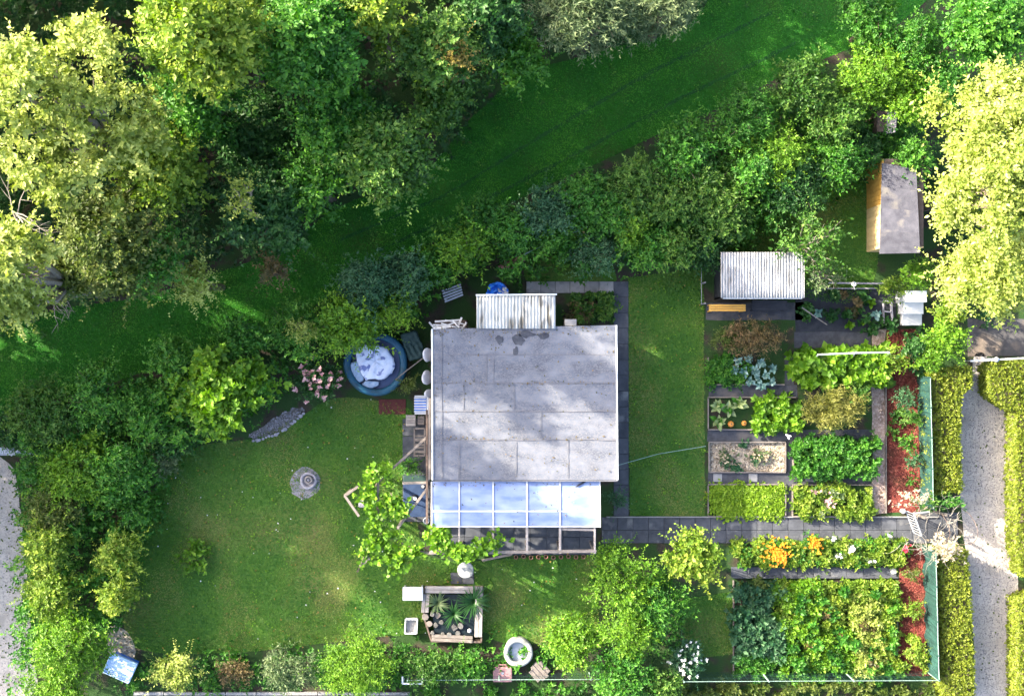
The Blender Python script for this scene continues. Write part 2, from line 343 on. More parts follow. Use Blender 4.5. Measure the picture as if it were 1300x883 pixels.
def plant(name, label, cat, px, py, r, h, m, L=.11, dens=26, asp=1.0, ang=0, n=None, lr=None, low=.35, k=7, length=.3, wr=.5, up=.35, jit=.6, deep=.25,
          zf=.65, wood='bark', woodr=None, group=None, extra=None, parts=('crown', 'trunk'), lowcut=-.35):
    """r: radius seen in photograph pixels, h: height in metres"""
    L *= .78; dens *= 1.5 if px > -20 and py > -100 else 1.0
    p = P(px, py, h*zf); sc = (H - h*zf)/H/S; rx, ry = r*sc, r*sc*asp
    root = empty(name, (p.x, p.y, 0), label, cat, group)
    if n is None: n = max(5, int(5 + rx*ry*7/(1 + .25*rx)))
    if lr is None: lr = min(rx, ry)*min(.62, 1.25/math.sqrt(n)*1.15)
    lb = lobes_of(rx, ry, h, h*low, n, R(ang), lr, deep)
    g = crown_geo(lb, dens, k, L, wr, length, up, jit, lowcut)
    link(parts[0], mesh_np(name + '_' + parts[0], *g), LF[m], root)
    wood_mb(lb, h, woodr or max(.02, h*.018), .35, min(n, 12)).build(parts[1], M[wood], root, local=True)
    if extra:                                                  # flowers or differently coloured tips on the crown
        nm, em, cnt, size = extra
        pts, ds = [], []
        for q in range(cnt):
            x, y, z, rr_ = random.choice(lb); d = Vector((random.gauss(0, 1), random.gauss(0, 1), abs(random.gauss(.7, 1)))).normalized()
            pts.append((x + d.x*rr_, y + d.y*rr_, z + d.z*rr_*.9 + .03)); ds.append(tuple(d))
        g = sprigs(np.array(pts), np.array(ds), size*.7, 12, size, .7, .8, .2)
        tag(link(nm, mesh_np(name + '_' + nm, *g), LF[em], root), kind='stuff')
    return root

# ------------------------------------------------------------ ground sheets
def smooth_poly(pts, sub=4, jit=1.0):
    out = []; n = len(pts)
    for i in range(n):
        p0, p1, p2, p3 = [Vector((*pts[(i + q) % n], 0)) for q in (-1, 0, 1, 2)]
        for s_ in range(sub):
            t = s_/sub
            v = .5*((2*p1) + (p2 - p0)*t + (2*p0 - 5*p1 + 4*p2 - p3)*t*t + (3*p1 - p0 - 3*p2 + p3)*t**3)
            out.append((v.x + random.uniform(-jit, jit), v.y + random.uniform(-jit, jit)))
    return out
def dense_poly(pts, step=12, jit=.8):
    out = []; n = len(pts)
    for i in range(n):
        p, q = Vector(pts[i]), Vector(pts[(i + 1) % n]); m_ = max(1, int((q - p).length/step))
        for s_ in range(m_):
            v = p.lerp(q, s_/m_); out.append((v.x + random.uniform(-jit, jit), v.y + random.uniform(-jit, jit)))
    return out
def wpoly(pts): return [tuple(P(x, y).xy) for x, y in pts]
def sheet(name, pts, z, m, parent=None):
    wp = wpoly(pts); mb = MB()
    n = len(wp); ar = sum(wp[i][0]*wp[(i+1)%n][1]-wp[(i+1)%n][0]*wp[i][1] for i in range(n))
    if ar < 0: wp = wp[::-1]
    mb.add([(x, y, z) for x, y in wp], [tuple(range(n))])
    o = mb.build(name, m, parent)
    if parent is None: o['kind'] = 'structure'
    return o
def inpoly(pts, n, margin=0):
    a_ = np.array(pts); lo, hi = a_.min(0), a_.max(0); out = np.zeros((0, 2))
    while len(out) < n:
        q = rng.uniform(lo, hi, (n*2 + 50, 2)); c = np.zeros(len(q), bool); j = len(a_) - 1
        for i in range(len(a_)):
            xi, yi = a_[i]; xj, yj = a_[j]
            if yi != yj:
                c ^= ((yi > q[:, 1]) != (yj > q[:, 1])) & (q[:, 0] < (xj - xi)*(q[:, 1] - yi)/(yj - yi) + xi)
            j = i
        out = np.concatenate([out, q[c]])
        if not c.any(): break
    return out[:n]
def to_w(q, z=0.0): return np.stack([(q[:, 0] - CX)/S, (CY - q[:, 1])/S, np.full(len(q), z)], 1)
def grass(name, pts, n, m, h=.07, w_=.03, label=None):
    q = to_w(inpoly(pts, n), .004); d = nrm(rng.normal(0, 1, (n, 3))*np.array([1, 1, .2]) + UP*.55)
    s_ = nrm(np.cross(d, UP)); L = (h*rng.uniform(.5, 1.3, n))[:, None]; W = w_*rng.uniform(.6, 1.2, n)[:, None]
    V = np.stack([q - s_*W/2, q + s_*W/2, q + d*L], 1).reshape(-1, 3); F = np.arange(3*n).reshape(-1, 3)
    r2 = np.random.default_rng(5); cl = np.full(n, .42)
    for a2 in range(14): f_ = r2.uniform(.4, 5); t2 = r2.uniform(0, 6.28); cl += .24/np.sqrt(f_)*np.sin(f_*(q[:, 0]*np.cos(t2) + q[:, 1]*np.sin(t2)) + r2.uniform(0, 6.28))*1.15
    cl += rng.normal(0, .12, n)
    T = np.repeat(np.stack([rng.random(n), np.clip(cl, 0, 1)], 1), 3, axis=0)
    o = link(name, mesh_np(name, V, F, T), LF[m]); return tag(o, label, 'grass', None, 'stuff')
def bits(name, pts, n, size, m, flat=.5, z=.01, label=None, cat=None, parent=None):
    """loose octahedral stones or chips"""
    q = to_w(inpoly(pts, n), z); s_ = size*rng.uniform(.4, 1.3, (n, 1)); a_ = rng.uniform(0, 6.28, n)
    ax = np.stack([np.cos(a_), np.sin(a_), np.zeros(n)], 1)*s_; ay = np.stack([-np.sin(a_), np.cos(a_), rng.normal(0, .25, n)], 1)*s_*rng.uniform(.45, .9, (n, 1)); az = UP*s_*flat
    V = np.stack([q+ax, q+ay, q-ax, q-ay, q+az, q-az*.6], 1).reshape(-1, 3); k = np.arange(n)[:, None]*6
    F = np.concatenate([k + np.array([f]) for f in ((0,1,4),(1,2,4),(2,3,4),(3,0,4),(1,0,5),(2,1,5),(3,2,5),(0,3,5))], 1).reshape(-1, 3)
    o = link(name, mesh_np(name, V, F), m, parent)
    return tag(o, label, cat if not parent else None, None, 'stuff')
def cover(name, pts, n, m, L=.1, h=.25, k=6, length=.16, wr=.55, label=None, cat='plants', up=.8, jit=.6, hv=1.0, extra=None):
    """dense low planting inside an outline: many small plants nobody could count"""
    m_ = max(3, n//13); pc_ = inpoly(pts, m_); m_ = len(pc_); w_i = rng.integers(0, m_, n); ph_ = rng.uniform(.45, 1.2, m_); pt_ = np.clip(rng.normal(.5, .27, m_), 0, 1); ps_ = rng.uniform(2.0, 4.6, m_)*(1.0 if n/m_ > 3 else .5)
    if cat == 'undergrowth': ps_ = ps_*2.2
    q0 = pc_[w_i] + rng.normal(0, 1, (n, 2))*ps_[w_i][:, None]; rr_ = np.linalg.norm(q0 - pc_[w_i], axis=1)/(ps_[w_i]*2.2)
    q = to_w(q0); q[:, 2] = h*np.clip(ph_[w_i]*(1 - .55*rr_**2) + rng.normal(0, .1, n), .04, 1.3)
    cl = np.clip(pt_[w_i] + rng.normal(0, .12, n), 0, 1)
    parts = [sprigs(q, np.tile(UP, (n, 1)), length, k, L, wr, up, jit, cl)]
    q2 = q.copy(); q2[:, 2] *= rng.uniform(.1, .7, n); parts.append(sprigs(q2, np.tile(UP, (n, 1)), length, max(3, k//2), L, wr, up, jit, cl*.7))
    o = link(name, mesh_np(name, *join_geo(parts)), LF[m]); tag(o, label, cat, None, 'stuff'); return o
def px_rect(x0, y0, x1, y1): return [(x0, y0), (x1, y0), (x1, y1), (x0, y1)]

g = MB(); g.box(-300, 300, -300, 300, -.5, 0); tag(g.build('ground', M['soil']), kind='structure')
def soil_litter(): pass
LAWN_W = smooth_poly([(255,565),(320,556),(380,528),(430,505),(500,512),(525,530),(530,610),(545,706),(680,706),(748,704),(760,760),(745,812),(640,815),(600,800),(440,812),(330,825),(200,828),(158,800),(160,700),(185,640),(215,590)], 4, .8)
LAWN_M = dense_poly([(797,352),(893,340),(895,655),(800,657)], 14, .7)
LAWN_N = smooth_poly([(905,300),(960,265),(1100,230),(1105,370),(1015,375),(1000,320),(915,325)], 4, 1)
LAWN_S = dense_poly([(868,760),(932,750),(932,830),(868,835)], 14, 1)
MOWN = smooth_poly([(-60,450),(60,398),(200,372),(350,318),(430,262),(530,225),(600,150),(680,88),(870,35),(940,-30),(1185,-40),(1140,32),(1010,90),(870,155),(660,250),(510,325),(390,392),(210,462),(0,528),(-60,550)], 4, 2)
sheet('lawn_west', LAWN_W, .004, M['lawn']); sheet('lawn_middle', LAWN_M, .004, M['lawn'])
sheet('lawn_north', LAWN_N, .004, M['lawn']); sheet('lawn_south', LAWN_S, .004, M['lawn'])
sheet('lawn_behind_house', smooth_poly([(670,325),(745,300),(780,345),(770,365),(680,365)], 3, 1), .004, M['lawn'])
sheet('grass_track', MOWN, .004, M['mown'])
grass('lawn_grass', LAWN_W, 52000, 'grass', label='short dry patched grass of the wide lawn left of the house')
grass('lawn_grass', LAWN_M, 17000, 'grass', label='short bright grass of the narrow strip right of the house')
grass('lawn_grass', LAWN_N, 9000, 'grass', label='shaded grass between the corrugated shed and the ochre shed')
grass('lawn_grass', LAWN_S, 2500, 'grass', label='small shaded grass patch beside the vegetable plot')
grass('track_grass', MOWN, 52000, 'mown', .06, .03, label='deep green mown grass of the track along the trees')
for nm_, poly_, cnt_, ty_, L_, lb_ in (('clover', LAWN_W, 240, 'lime', .05, 'clover and weeds dotted over the wide lawn'), ('clover', LAWN_M, 90, 'lime', .05, 'clover and weeds in the narrow lawn strip'), ('clover', MOWN, 200, 'green', .06, 'low weeds in the grass track')):
    q = inpoly(poly_, cnt_); w_i = rng.integers(0, cnt_, cnt_*7); q = to_w(q[w_i] + rng.normal(0, 2.4, (len(w_i), 2)), .05); n_ = len(q)
    gg = leaf_geo(q, rng.normal(0,1,(n_,3))*np.array([1,1,.15]), np.tile(UP,(n_,1)) + rng.normal(0,.3,(n_,3)), rng.uniform(.6,1.3,n_)*L_, .9, rng.random((n_,2)))
    tag(link(nm_, mesh_np(nm_, *gg), LF[ty_]), lb_, 'weeds', None, 'stuff')
for nm_, poly_, cnt_, ty_, L_, lb_ in (('fallen_leaves', LAWN_W, 260, 'gold', .07, 'yellowed fallen leaves scattered over the wide lawn'), ('fallen_leaves', LAWN_M, 80, 'gold', .06, 'yellowed fallen leaves on the narrow lawn strip'), ('daisies', LAWN_W, 60, 'white', .05, 'tiny white daisies dotted over the wide lawn')):
    q = to_w(inpoly(poly_, cnt_), .07); n_ = len(q); gg = leaf_geo(q, rng.normal(0,1,(n_,3))*np.array([1,1,.15]), np.tile(UP,(n_,1)) + rng.normal(0,.3,(n_,3)), rng.uniform(.6,1.3,n_)*L_, .8, rng.random((n_,2))*.6)
    tag(link(nm_, mesh_np(nm_, *gg), LF[ty_]), lb_, 'leaves' if nm_[0] == 'f' else 'flowers', None, 'stuff')
# two faint wheel lines in the track
rut = surf('worn_turf_line', (.008,.055,.010), (.016,.08,.014), 3, .95, .5, 40)
for line in ([(480,318),(600,262),(740,190),(870,122),(1010,55)],[(430,305),(560,250),(700,165),(830,90),(980,15)],):
    pts = [(x, y - 2.0) for x, y in line] + [(x, y + 2.5) for x, y in line[::-1]]
    sheet('wheel_line', dense_poly(pts, 15, 1.2), .008, rut)
# gravel paths
GP_R = smooth_poly([(1236,452),(1252,452),(1254,490),(1262,515),(1283,530),(1286,620),(1284,680),(1292,735),(1294,800),(1296,920),(1240,920),(1236,820),(1228,720),(1220,640),(1216,520),(1222,500),(1234,488)], 4, .8)
GP_L = smooth_poly([(-60,585),(10,588),(26,640),(33,720),(40,800),(44,920),(-60,920)], 4, 1.5)
sheet('gravel_path_east', GP_R, .006, M['gravel']); sheet('gravel_path_west', GP_L, .006, M['gravel'])
bits('loose_gravel', GP_R, 5200, .018, M['stone'], label='loose stones on the gravel path between the hedges', cat='gravel')
bits('loose_gravel', GP_L, 1600, .018, M['stone'], label='loose stones on the gravel path at the left edge', cat='gravel')
for nm, pts, cnt, lb in (('fallen_leaves', px_rect(0,600,34,883), 160, 'dark fallen leaves scattered on the left gravel path'), ('fallen_leaves', px_rect(1240,540,1285,883), 60, 'dark fallen leaves scattered on the right gravel path')):
    q = to_w(inpoly(pts, cnt), .02); gg = leaf_geo(q, rng.normal(0,1,(cnt,3))*np.array([1,1,.1]), np.tile(UP,(cnt,1)) + rng.normal(0,.3,(cnt,3)), np.full(cnt,.08), .7, rng.random((cnt,2)))
    tag(link(nm, mesh_np(nm, *gg), LF['olive']), lb, 'leaves', None, 'stuff')
sheet('asphalt_lane', dense_poly([(1228,404),(1340,404),(1340,452),(1228,452)], 14, .8), .006, M['tar'])
# slab paths: every slab is a piece
def slab_path(name, x0, y0, x1, y1, nx, ny, m, base=None, gap=.5):
    b = sheet(name, px_rect(x0, y0, x1, y1), .004, base or M['slab'])
    w_, h_ = (x1 - x0)/nx, (y1 - y0)/ny; me = None
    for i in range(nx):
        for j in range(ny):
            cx, cy = x0 + (i + .5)*w_, y0 + (j + .5)*h_
            if me is None:
                a_, c_ = (w_ - gap)/2/S, (h_ - gap)/2/S; s_ = MB().box(-a_, a_, -c_, c_, -.02, .03).build('paving_slab', m, b, bevel=.008, local=True); me = s_
                o = s_
            else: o = me.copy(); col.objects.link(o); o.parent = b
            p = P(cx, cy); o.location = (p.x, p.y, random.uniform(.0, .008)); o.rotation_euler = (random.uniform(-.01,.01), random.uniform(-.01,.01), random.uniform(-.012,.012))
    return b
slab_path('side_path', 779, 357, 798, 655, 1, 15, M['slab'])
slab_path('garden_path', 764, 656, 1158, 689, 20, 2, M['slab'])
slab_path('path_by_gate', 1158, 650, 1216, 689, 3, 2, M['slab'])
slab_path('flower_bed_path', 928, 719, 1138, 732, 10, 1, M['slab'])
slab_path('terrace', 548, 612, 757, 704, 10, 4, M['slab'])
slab_path('side_terrace', 511, 531, 546, 662, 2, 6, M['slab'])
slab_path('back_terrace', 668, 357, 779, 372, 6, 1, M['slabl'])
# dark fabric paths and mulch strips of the vegetable garden
for nm, r_ in (('fabric_path', (896,384,1020,406)), ('fabric_path', (1008,421,1105,441)), ('fabric_path', (900,488,1012,504)), ('fabric_path', (898,545,1108,560)), ('fabric_path', (899,599,1106,615)), ('fabric_path', (996,452,1007,488)), ('fabric_path', (997,560,1006,599)), ('fabric_path', (997,615,1006,656))):
    sheet(nm, dense_poly(px_rect(*r_), 14, .6), .005, M['fabric'])
sheet('black_bed', dense_poly(px_rect(1010,366,1138,421), 14, .8), .005, M['black'])
CH = dense_poly(px_rect(1107,418,1124,652), 12, 1.6); sheet('pink_gravel_strip', CH, .007, M['chip'])
bits('pink_gravel', CH, 2600, .02, M['chip'], label='pink gravel strip beside the red mulch', cat='gravel')
MU = dense_poly(px_rect(1125,418,1167,650), 12, 1.2); sheet('mulch_strip_north', MU, .006, M['mulch'])
MU2 = dense_poly([(1141,692),(1178,696),(1184,858),(1140,858)], 12, 1.2); sheet('mulch_strip_south', MU2, .006, M['mulch'])
bits('bark_mulch', MU, 4200, .028, M['mulch'], .35, label='red bark chips of the strip above the entrance gate', cat='mulch')
bits('bark_mulch', MU2, 3400, .028, M['mulch'], .35, label='red bark chips of the strip below the entrance gate', cat='mulch')
PB = dense_poly(px_rect(901,562,996,598), 12, .8); sheet('pebble_bed', PB, .006, M['pebble'])
bits('pebbles', PB, 1500, .035, M['pebble'], label='pale pebbles covering the small square bed', cat='pebbles')
GB = smooth_poly([(318,552),(342,535),(366,520),(384,517),(382,525),(360,543),(338,553),(322,557)], 4, 2); sheet('stony_border', GB, .006, M['dirt'])
bits('border_stones', GB, 160, .04, M['stone'], label='grey stones along the curved upper edge of the lawn', cat='stones')
es = empty('border_edging', P(355,548,0), 'curved row of rough grey edging stones along the upper lawn', 'edging')
for t in range(17):
    u = t/16; x, y = 322 + 64*u + random.uniform(-1,1), 559 - 8*u - 27*u*u + random.uniform(-1,1); c = P(x, y); a_ = random.uniform(0,6); q = random.uniform(.03,.08)
    MB().prism([(c.x + q*math.cos(a_+k*1.05)*random.uniform(.8,1.2), c.y + q*math.sin(a_+k*1.05)*random.uniform(.7,1.1)) for k in range(6)], 0, random.uniform(.05,.1)).build('stone', M['stone'], es, bevel=.012)
GB2 = smooth_poly([(138,795),(160,800),(172,825),(165,838),(140,835)], 4, .6); sheet('pale_soil_patch', GB2, .006, M['pebble'])
BACK = smooth_poly([(672,362),(775,360),(778,408),(706,412)], 3, 1)
cover('low_greenery', [(722,372),(776,372),(778,410),(722,410)], 420, 'mid', .09, .3, label='mixed green plants behind the flat roof', cat='plants')
cover('low_greenery', [(722,385),(748,378),(750,408),(722,410)], 130, 'brown', .09, .35, label='russet plants beside the grey box behind the roof', cat='plants')

# ------------------------------------------------------------ garden house
HZ = 2.55
root = empty('garden_house', P(665, 513, 0) , 'flat roofed garden house under pale grey felt sheets', 'house')
A0, A1, A2, A3 = P(549,609,HZ), P(783,608,HZ), P(782,413,HZ), P(549,418,HZ)
ins = .22
MB().box(A0.x+ins, A1.x-ins, A0.y+ins, A3.y-ins, 0, HZ-.16).build('wall', M['woodd'], root)
MB().quad8([Vector((v.x, v.y, HZ-.15)) for v in (A0,A1,A2,A3)], [Vector((v.x, v.y, HZ-.02)) for v in (A0,A1,A2,A3)]).build('roof_deck', M['woodd'], root)
def roof_pt(x, y, z=0): return P(x, y, HZ + z)
rows = [(412,451),(449,487),(485,523),(520,559),(557,609)]
cuts = [(549,783), (549,618,783), (549,589,653,783), (549,585,687,783), (549,583,655,721,783)]
for ri, ((y0, y1), cs) in enumerate(zip(rows, cuts)):
    for ci in range(len(cs)-1):
        x0, x1 = cs[ci] - (0 if ci == 0 else 1.2), cs[ci+1]; yy = y0
        lift = .004*(len(rows)-ri) + .003*(ci % 2); mb = MB(); n = 10; V = []
        for t in range(n+1):
            x = x0 + (x1-x0)*t/n; top = (417.5 - (x-549)/234*5) if ri == 0 else y0 + random.uniform(-.4,.4); bot = y1 + random.uniform(-.5,.5) if ri < 4 else y1
            V += [roof_pt(x, bot, lift-.018), roof_pt(x, bot, lift + random.uniform(0,.004)), roof_pt(x, top, lift+random.uniform(0,.004)), roof_pt(x, top, lift-.018)]
        F = []
        for t in range(n):
            b_ = t*4
            F += [(b_+1, b_+5, b_+6, b_+2), (b_, b_+4, b_+5, b_+1), (b_+2, b_+6, b_+7, b_+3), (b_+3, b_+7, b_+4, b_)]
        F += [(0,1,2,3), (n*4+3,n*4+2,n*4+1,n*4)]
        mb.add(V, F); mb.build('felt_sheet', M['felt'], root)
for ri, (y0, y1) in enumerate(rows[:-1]):           # tar lines where sheets overlap
    mb = MB(); pts = [(549 + 233*t/24, y1 - 1 + random.uniform(-.5,.5)) for t in range(25)]
    for p, q in zip(pts, pts[1:]): mb.bar(roof_pt(*p, .026), roof_pt(*q, .026), random.uniform(.018,.035), .008)
    mb.build('tar_line', M['joint'], root)
for x, y0, y1 in ((618,449,486),(627,455,486),(589,487,520),(653,487,520),(687,523,556),(583,560,606),(655,560,606),(721,558,606),(561,420,608)):
    mb = MB(); n = 6
    for t in range(n): mb.bar(roof_pt(x + random.uniform(-.3,.3), y0 + (y1-y0)*t/n, .030), roof_pt(x + random.uniform(-.3,.3), y0+(y1-y0)*(t+1)/n, .030), random.uniform(.008,.022), .006)
    mb.build('tar_line', M['joint'], root)
for x, y, rx_, ry_ in ((634,431,5,7),(658,432,9,9),(690,426,8,4.5),(668,424,12,5),(655,446,4,7)):
    pl = [(x + rx_*math.cos(t*.52)*random.uniform(.6,1.1), y + ry_*math.sin(t*.52)*random.uniform(.6,1.1)) for t in range(12)]
    MB().prism([tuple(P(a_, b_, HZ).xy) for a_, b_ in pl], HZ+.028, HZ+.034).build('tar_patch', M['stain'], root)
q = np.concatenate([inpoly(px_rect(550,414,781,424), 130), inpoly(px_rect(550,425,781,607), 230), inpoly(px_rect(550,484,781,488), 60), inpoly(px_rect(550,554,781,559), 60)]); n_ = len(q)
q = np.array([tuple(P(x, y, HZ + .035)) for x, y in q]) - np.array(origin(root))
gg = leaf_geo(q, rng.normal(0,1,(n_,3))*np.array([1,1,.1]), np.tile(UP,(n_,1)) + rng.normal(0,.25,(n_,3)), rng.uniform(.3,1.2,n_)*.06, .6, rng.random((n_,2)))
tag(link('leaf_litter', mesh_np('leaf_litter', *gg), LF['brown'], root), kind='stuff')
MB().bar(roof_pt(548.5,418,.01), roof_pt(549,609,.01), .05, .09).build('roof_trim', M['whitem'], root, bevel=.008)
MB().bar(roof_pt(782.5,412.5,.01), roof_pt(784,609,.01), .045, .08).build('roof_trim', M['whitem'], root, bevel=.008)
MB().bar(roof_pt(549,610,-.02), roof_pt(784,610,-.02), .03, .06).build('eave_strip', M['joint'], root)
mb = MB(); [mb.bar(P(545.5,y0,2.35), P(545.5,y1,2.35), .07, .10) for y0, y1 in ((505,608),)]; mb.build('gutter', M['wood'], root)
MB().bar(P(542,520,2.15), P(542,664,2.15), .06, .12).build('wall_plate', M['woodd'], root)
# wall openings at the terrace side
wz = A0.y + ins
f = MB().box(-2.0,-1.1, wz-.02, wz+.03, .02, 2.0).build('door', M['whiteg'], root); MB().box(-1.22,-1.17, wz-.06, wz-.021, .95, 1.05).build('handle', M['galv'], f)
for x0 in (-.7, .8):
    f = MB().box(x0, x0+1.1, wz-.04, wz-.003, .9, 1.9).build('window', M['whiteg'], root); MB().box(x0+.07, x0+1.03, wz-.05, wz-.041, .97, 1.83).build('pane', M['black'], f)

# veranda with milky panels and open rafters
VZ = 2.35
ver = empty('veranda', P(652, 690, 0), 'open veranda frame with milky roof panels along the house front', 'veranda')
xs = [548, 583, 626, 669, 711, 755]
for i, x in enumerate(xs):
    MB().bar(P(x, 611, VZ), P(x, 702, VZ-.12), .055 if i not in (3,4) else .075, .09).build('rafter', M['woodp'] , ver, bevel=.006)
for x in xs: MB().bar((P(x,700,VZ-.16).x, P(x,700,VZ-.16).y, 0), (P(x,700,VZ-.16).x, P(x,700,VZ-.16).y, VZ-.20), .09, .09).build('post', M['wood'], ver)
MB().bar(P(545,701,VZ-.13), P(757,699,VZ-.13), .09, .12).build('front_beam', M['wood'], ver, bevel=.006)
MB().bar(P(711,671,VZ-.09), P(755,672,VZ-.09), .07, .06).build('cross_bar', M['woodp'], ver)
MB().bar(P(548,648.5,VZ+.035), P(760,648.5,VZ+.035), .045, .03).build('cover_strip', M['white'], ver)
MB().bar(P(548,668,VZ+.03), P(762,668,VZ+.03), .03, .03).build('edge_strip', M['white'], ver)
MB().bar(P(761.5,611,VZ+.03), P(762,669,VZ+.02), .03, .04).build('edge_strip', M['white'], ver)
ex = xs + [761]
for i in range(5):
    x0, x1 = ex[i]+1.2, ex[i+1]-1.2
    if i == 4: x1 = 761
    for y0, y1, dz in ((611,649,.045),(648.8,668,.028)):
        n = 4; V = []
        lo, hi = P(x0,y1,VZ+dz-.02), P(x1,y1,VZ+dz-.02)
        MB().quad8([P(x0,y1,VZ+dz-.02), P(x1,y1,VZ+dz-.02), P(x1,y0,VZ+dz), P(x0,y0,VZ+dz)], [P(x0,y1,VZ+dz-.012), P(x1,y1,VZ+dz-.012), P(x1,y0,VZ+dz+.008), P(x0,y0,VZ+dz+.008)]).build('roof_panel', M['panel'], ver)
    MB().bar(P(ex[i],611,VZ+.07), P(ex[i],668,VZ+.05), .035 if i != 3 else .05, .02).build('cover_strip', M['white'], ver)
    c = (x0+x1)/2 - 1       # gathered blind under the panel, pointed at the top
    if i < 4:
        pl = [(x0+1,666),(x1-1,666),(x1-1,621),(c+6,614),(c,612.5),(c-6,615),(x0+1,622)]
        wp = [P(x_,y_,2.22) for x_,y_ in pl]; MB().prism([(v.x,v.y) for v in wp], 2.20, 2.212).build('blind', M['blindb'], ver)
        MB().box(P(x0,0,2.1).x, P(x1,0,2.1).x, P(0,622,2.1).y, P(0,611,2.1).y, 2.08, 2.10).build('eave_board', M['whitem'], ver)
mb = MB(); mb.bar(P(732,617,VZ+.085), P(744,610,VZ+.085), .05, .02); mb.build('felt_scrap', M['black'], ver)
q = np.array([tuple(P(x, y, VZ + .062)) for x, y in np.concatenate([inpoly(px_rect(551,613,760,666), 60), inpoly(px_rect(551,612,760,617), 50)])]) - np.array(origin(ver)); n_ = len(q)
gg = leaf_geo(q, rng.normal(0,1,(n_,3))*np.array([1,1,.1]), np.tile(UP,(n_,1)) + rng.normal(0,.25,(n_,3)), rng.uniform(.3,1.2,n_)*.06, .6, rng.random((n_,2)))
tag(link('leaf_litter', mesh_np('leaf_litter', *gg), LF['brown'], ver), kind='stuff')
# row of pots along the front beam
pot = MB().lathe((0,0,0), [(.045,0),(.06,.10),(.068,.10),(.068,.13),(.055,.13),(.05,.05)], 10).build('flower_pot', M['terra'], None, loc=(0,0,0), smooth=True)
tag(pot, 'small clay pot in the row along the veranda front', 'pot', 'pots along the veranda front')
for i in range(10):
    o = pot if i == 0 else pot.copy()
    if i: col.objects.link(o)
    o['label'] = ['first','second','third','fourth','fifth','sixth','seventh','eighth','ninth','last'][i] + ' small clay pot from the left in the row along the veranda front'
    p = P(655 + i*9.5, 706 + random.uniform(-.7,.7), 0); o.location = (p.x, p.y, .0)
tag(MB().bar(P(612,711,.06), P(650,703,.35), .07, .05).build('wooden_lath', M['wood'], None, loc=P(630,707,0)), 'long grey lath leaning on the veranda front beam', 'lath')

# corrugated sheets
def corrugated(x0, y0, x1, y1, z0, z1, pitch, amp, m, parent, nsheet, name='corrugated_sheet'):
    W = (x1-x0)/nsheet
    for s_ in range(nsheet):
        a_, b_ = x0 + s_*W - (1.2 if s_ else 0), x0 + (s_+1)*W
        n = int((b_-a_)/40/pitch*6)+1; ny = 6; V = []; F = []
        for j in range(ny+1):
            for i in range(n+1):
                x = a_ + (b_-a_)*i/n; t = j/ny; y = y0 + (y1-y0)*t; z = z0 + (z1-z0)*t
                p = P(x, y, z); ph = (x/40)/pitch*2*math.pi
                V.append((p.x, p.y, z + amp*math.sin(ph) + .006*s_ + random.uniform(-.001,.001)))
        for j in range(ny):
            for i in range(n): k = j*(n+1)+i; F.append((k, k+n+1, k+n+2, k+1))
        o = MB().add(V, F).build(name, m, parent, smooth=True); sm = o.modifiers.new('t', 'SOLIDIFY'); sm.thickness = .008; sm.offset = -1
        o.rotation_euler.z = 0
SH = empty('lean_to_shed', P(655,395,0), 'small lean-to under a white corrugated roof stained dark at the top', 'shed')
p0, p1 = P(607,415,2.3), P(703,376,2.3)
MB().box(p0.x, p1.x, p0.y+.28, p1.y-.04, 0, 2.36).build('wall', M['woodd'], SH)
corrugated(605, 374, 705, 417, 2.44, 2.66, .105, .022, M['fibre'], SH, 2)
MB().bar(P(604,374.5,2.47), P(707,373.5,2.47), .05, .06).build('ridge_strip', M['white'], SH)
# grey box behind the roof
gb = empty('vent_box', P(725,409,0), 'small blue grey box standing at the back edge of the flat roof', 'box')
MB().box(*[f_ for f_ in (P(718,0,2).x, P(731,0,2).x)], P(0,413,2).y, P(0,406,2).y, 0, 2.45).build('body', M['slabl'], gb, bevel=.02)
MB().box(P(717,0,2.5).x, P(732,0,2.5).x, P(0,413.5,2.5).y, P(0,405,2.5).y, 2.452, 2.50).build('lid', M['slabl'], gb, bevel=.01)
# scrap pile of white laths at roof corner
for i, (x0,y0,z0,x1,y1,z1) in enumerate([(545,409,1.2,552,417,1.4),(550,412,1.6,590,415,1.7),(552,408,1.5,584,406,1.6),(556,417,1.8,578,409,1.9),(580,417,1.8,586,403,2.2),(586,418,1.9,592,409,2.1),(560,410,1.9,580,416,1.9),(548,418,1.9,575,414,2.0),(565,406,1.4,592,412,1.5),(552,414,1.8,566,417,2.0),(574,406,1.9,583,416,2.0)]):
    a_, b_ = P(x0,y0,z0), P(x1,y1,z1); o = MB().bar(a_, b_, random.uniform(.035,.06), .025).build('lath', M['white'], None, loc=a_)
    tag(o, ['short white lath at the outer left end of the heap by the roof corner','long flat white lath in the middle of the heap by the roof corner','upper white lath of the heap by the roof corner','white lath crossing the heap by the roof corner from lower left','upright white lath standing out of the heap by the roof corner','steep short white lath at the right of the heap by the roof corner','slightly tilted white lath low in the heap by the roof corner','white lath next to the roof trim in the heap by the roof corner','white lath reaching right at the top of the heap by the roof corner','white lath lowest in the heap by the roof corner','white lath crossing the upright one in the heap by the roof corner'][i], 'lath', 'white laths heaped behind the roof corner')
bn = empty('storage_rack', P(570,412,0), 'dark wooden rack under the heap of white laths', 'rack')
b0, b1 = P(552,417,1.4), P(592,406,1.4); MB().box(b0.x,b1.x,b0.y,b1.y,1.30,1.34).build('shelf', M['woodd'], bn)
for x in (b0.x+.03,b1.x-.03):
    for y in (b0.y+.03,b1.y-.03): MB().box(x-.03,x+.03,y-.03,y+.03,0,1.298).build('leg', M['woodd'], bn)
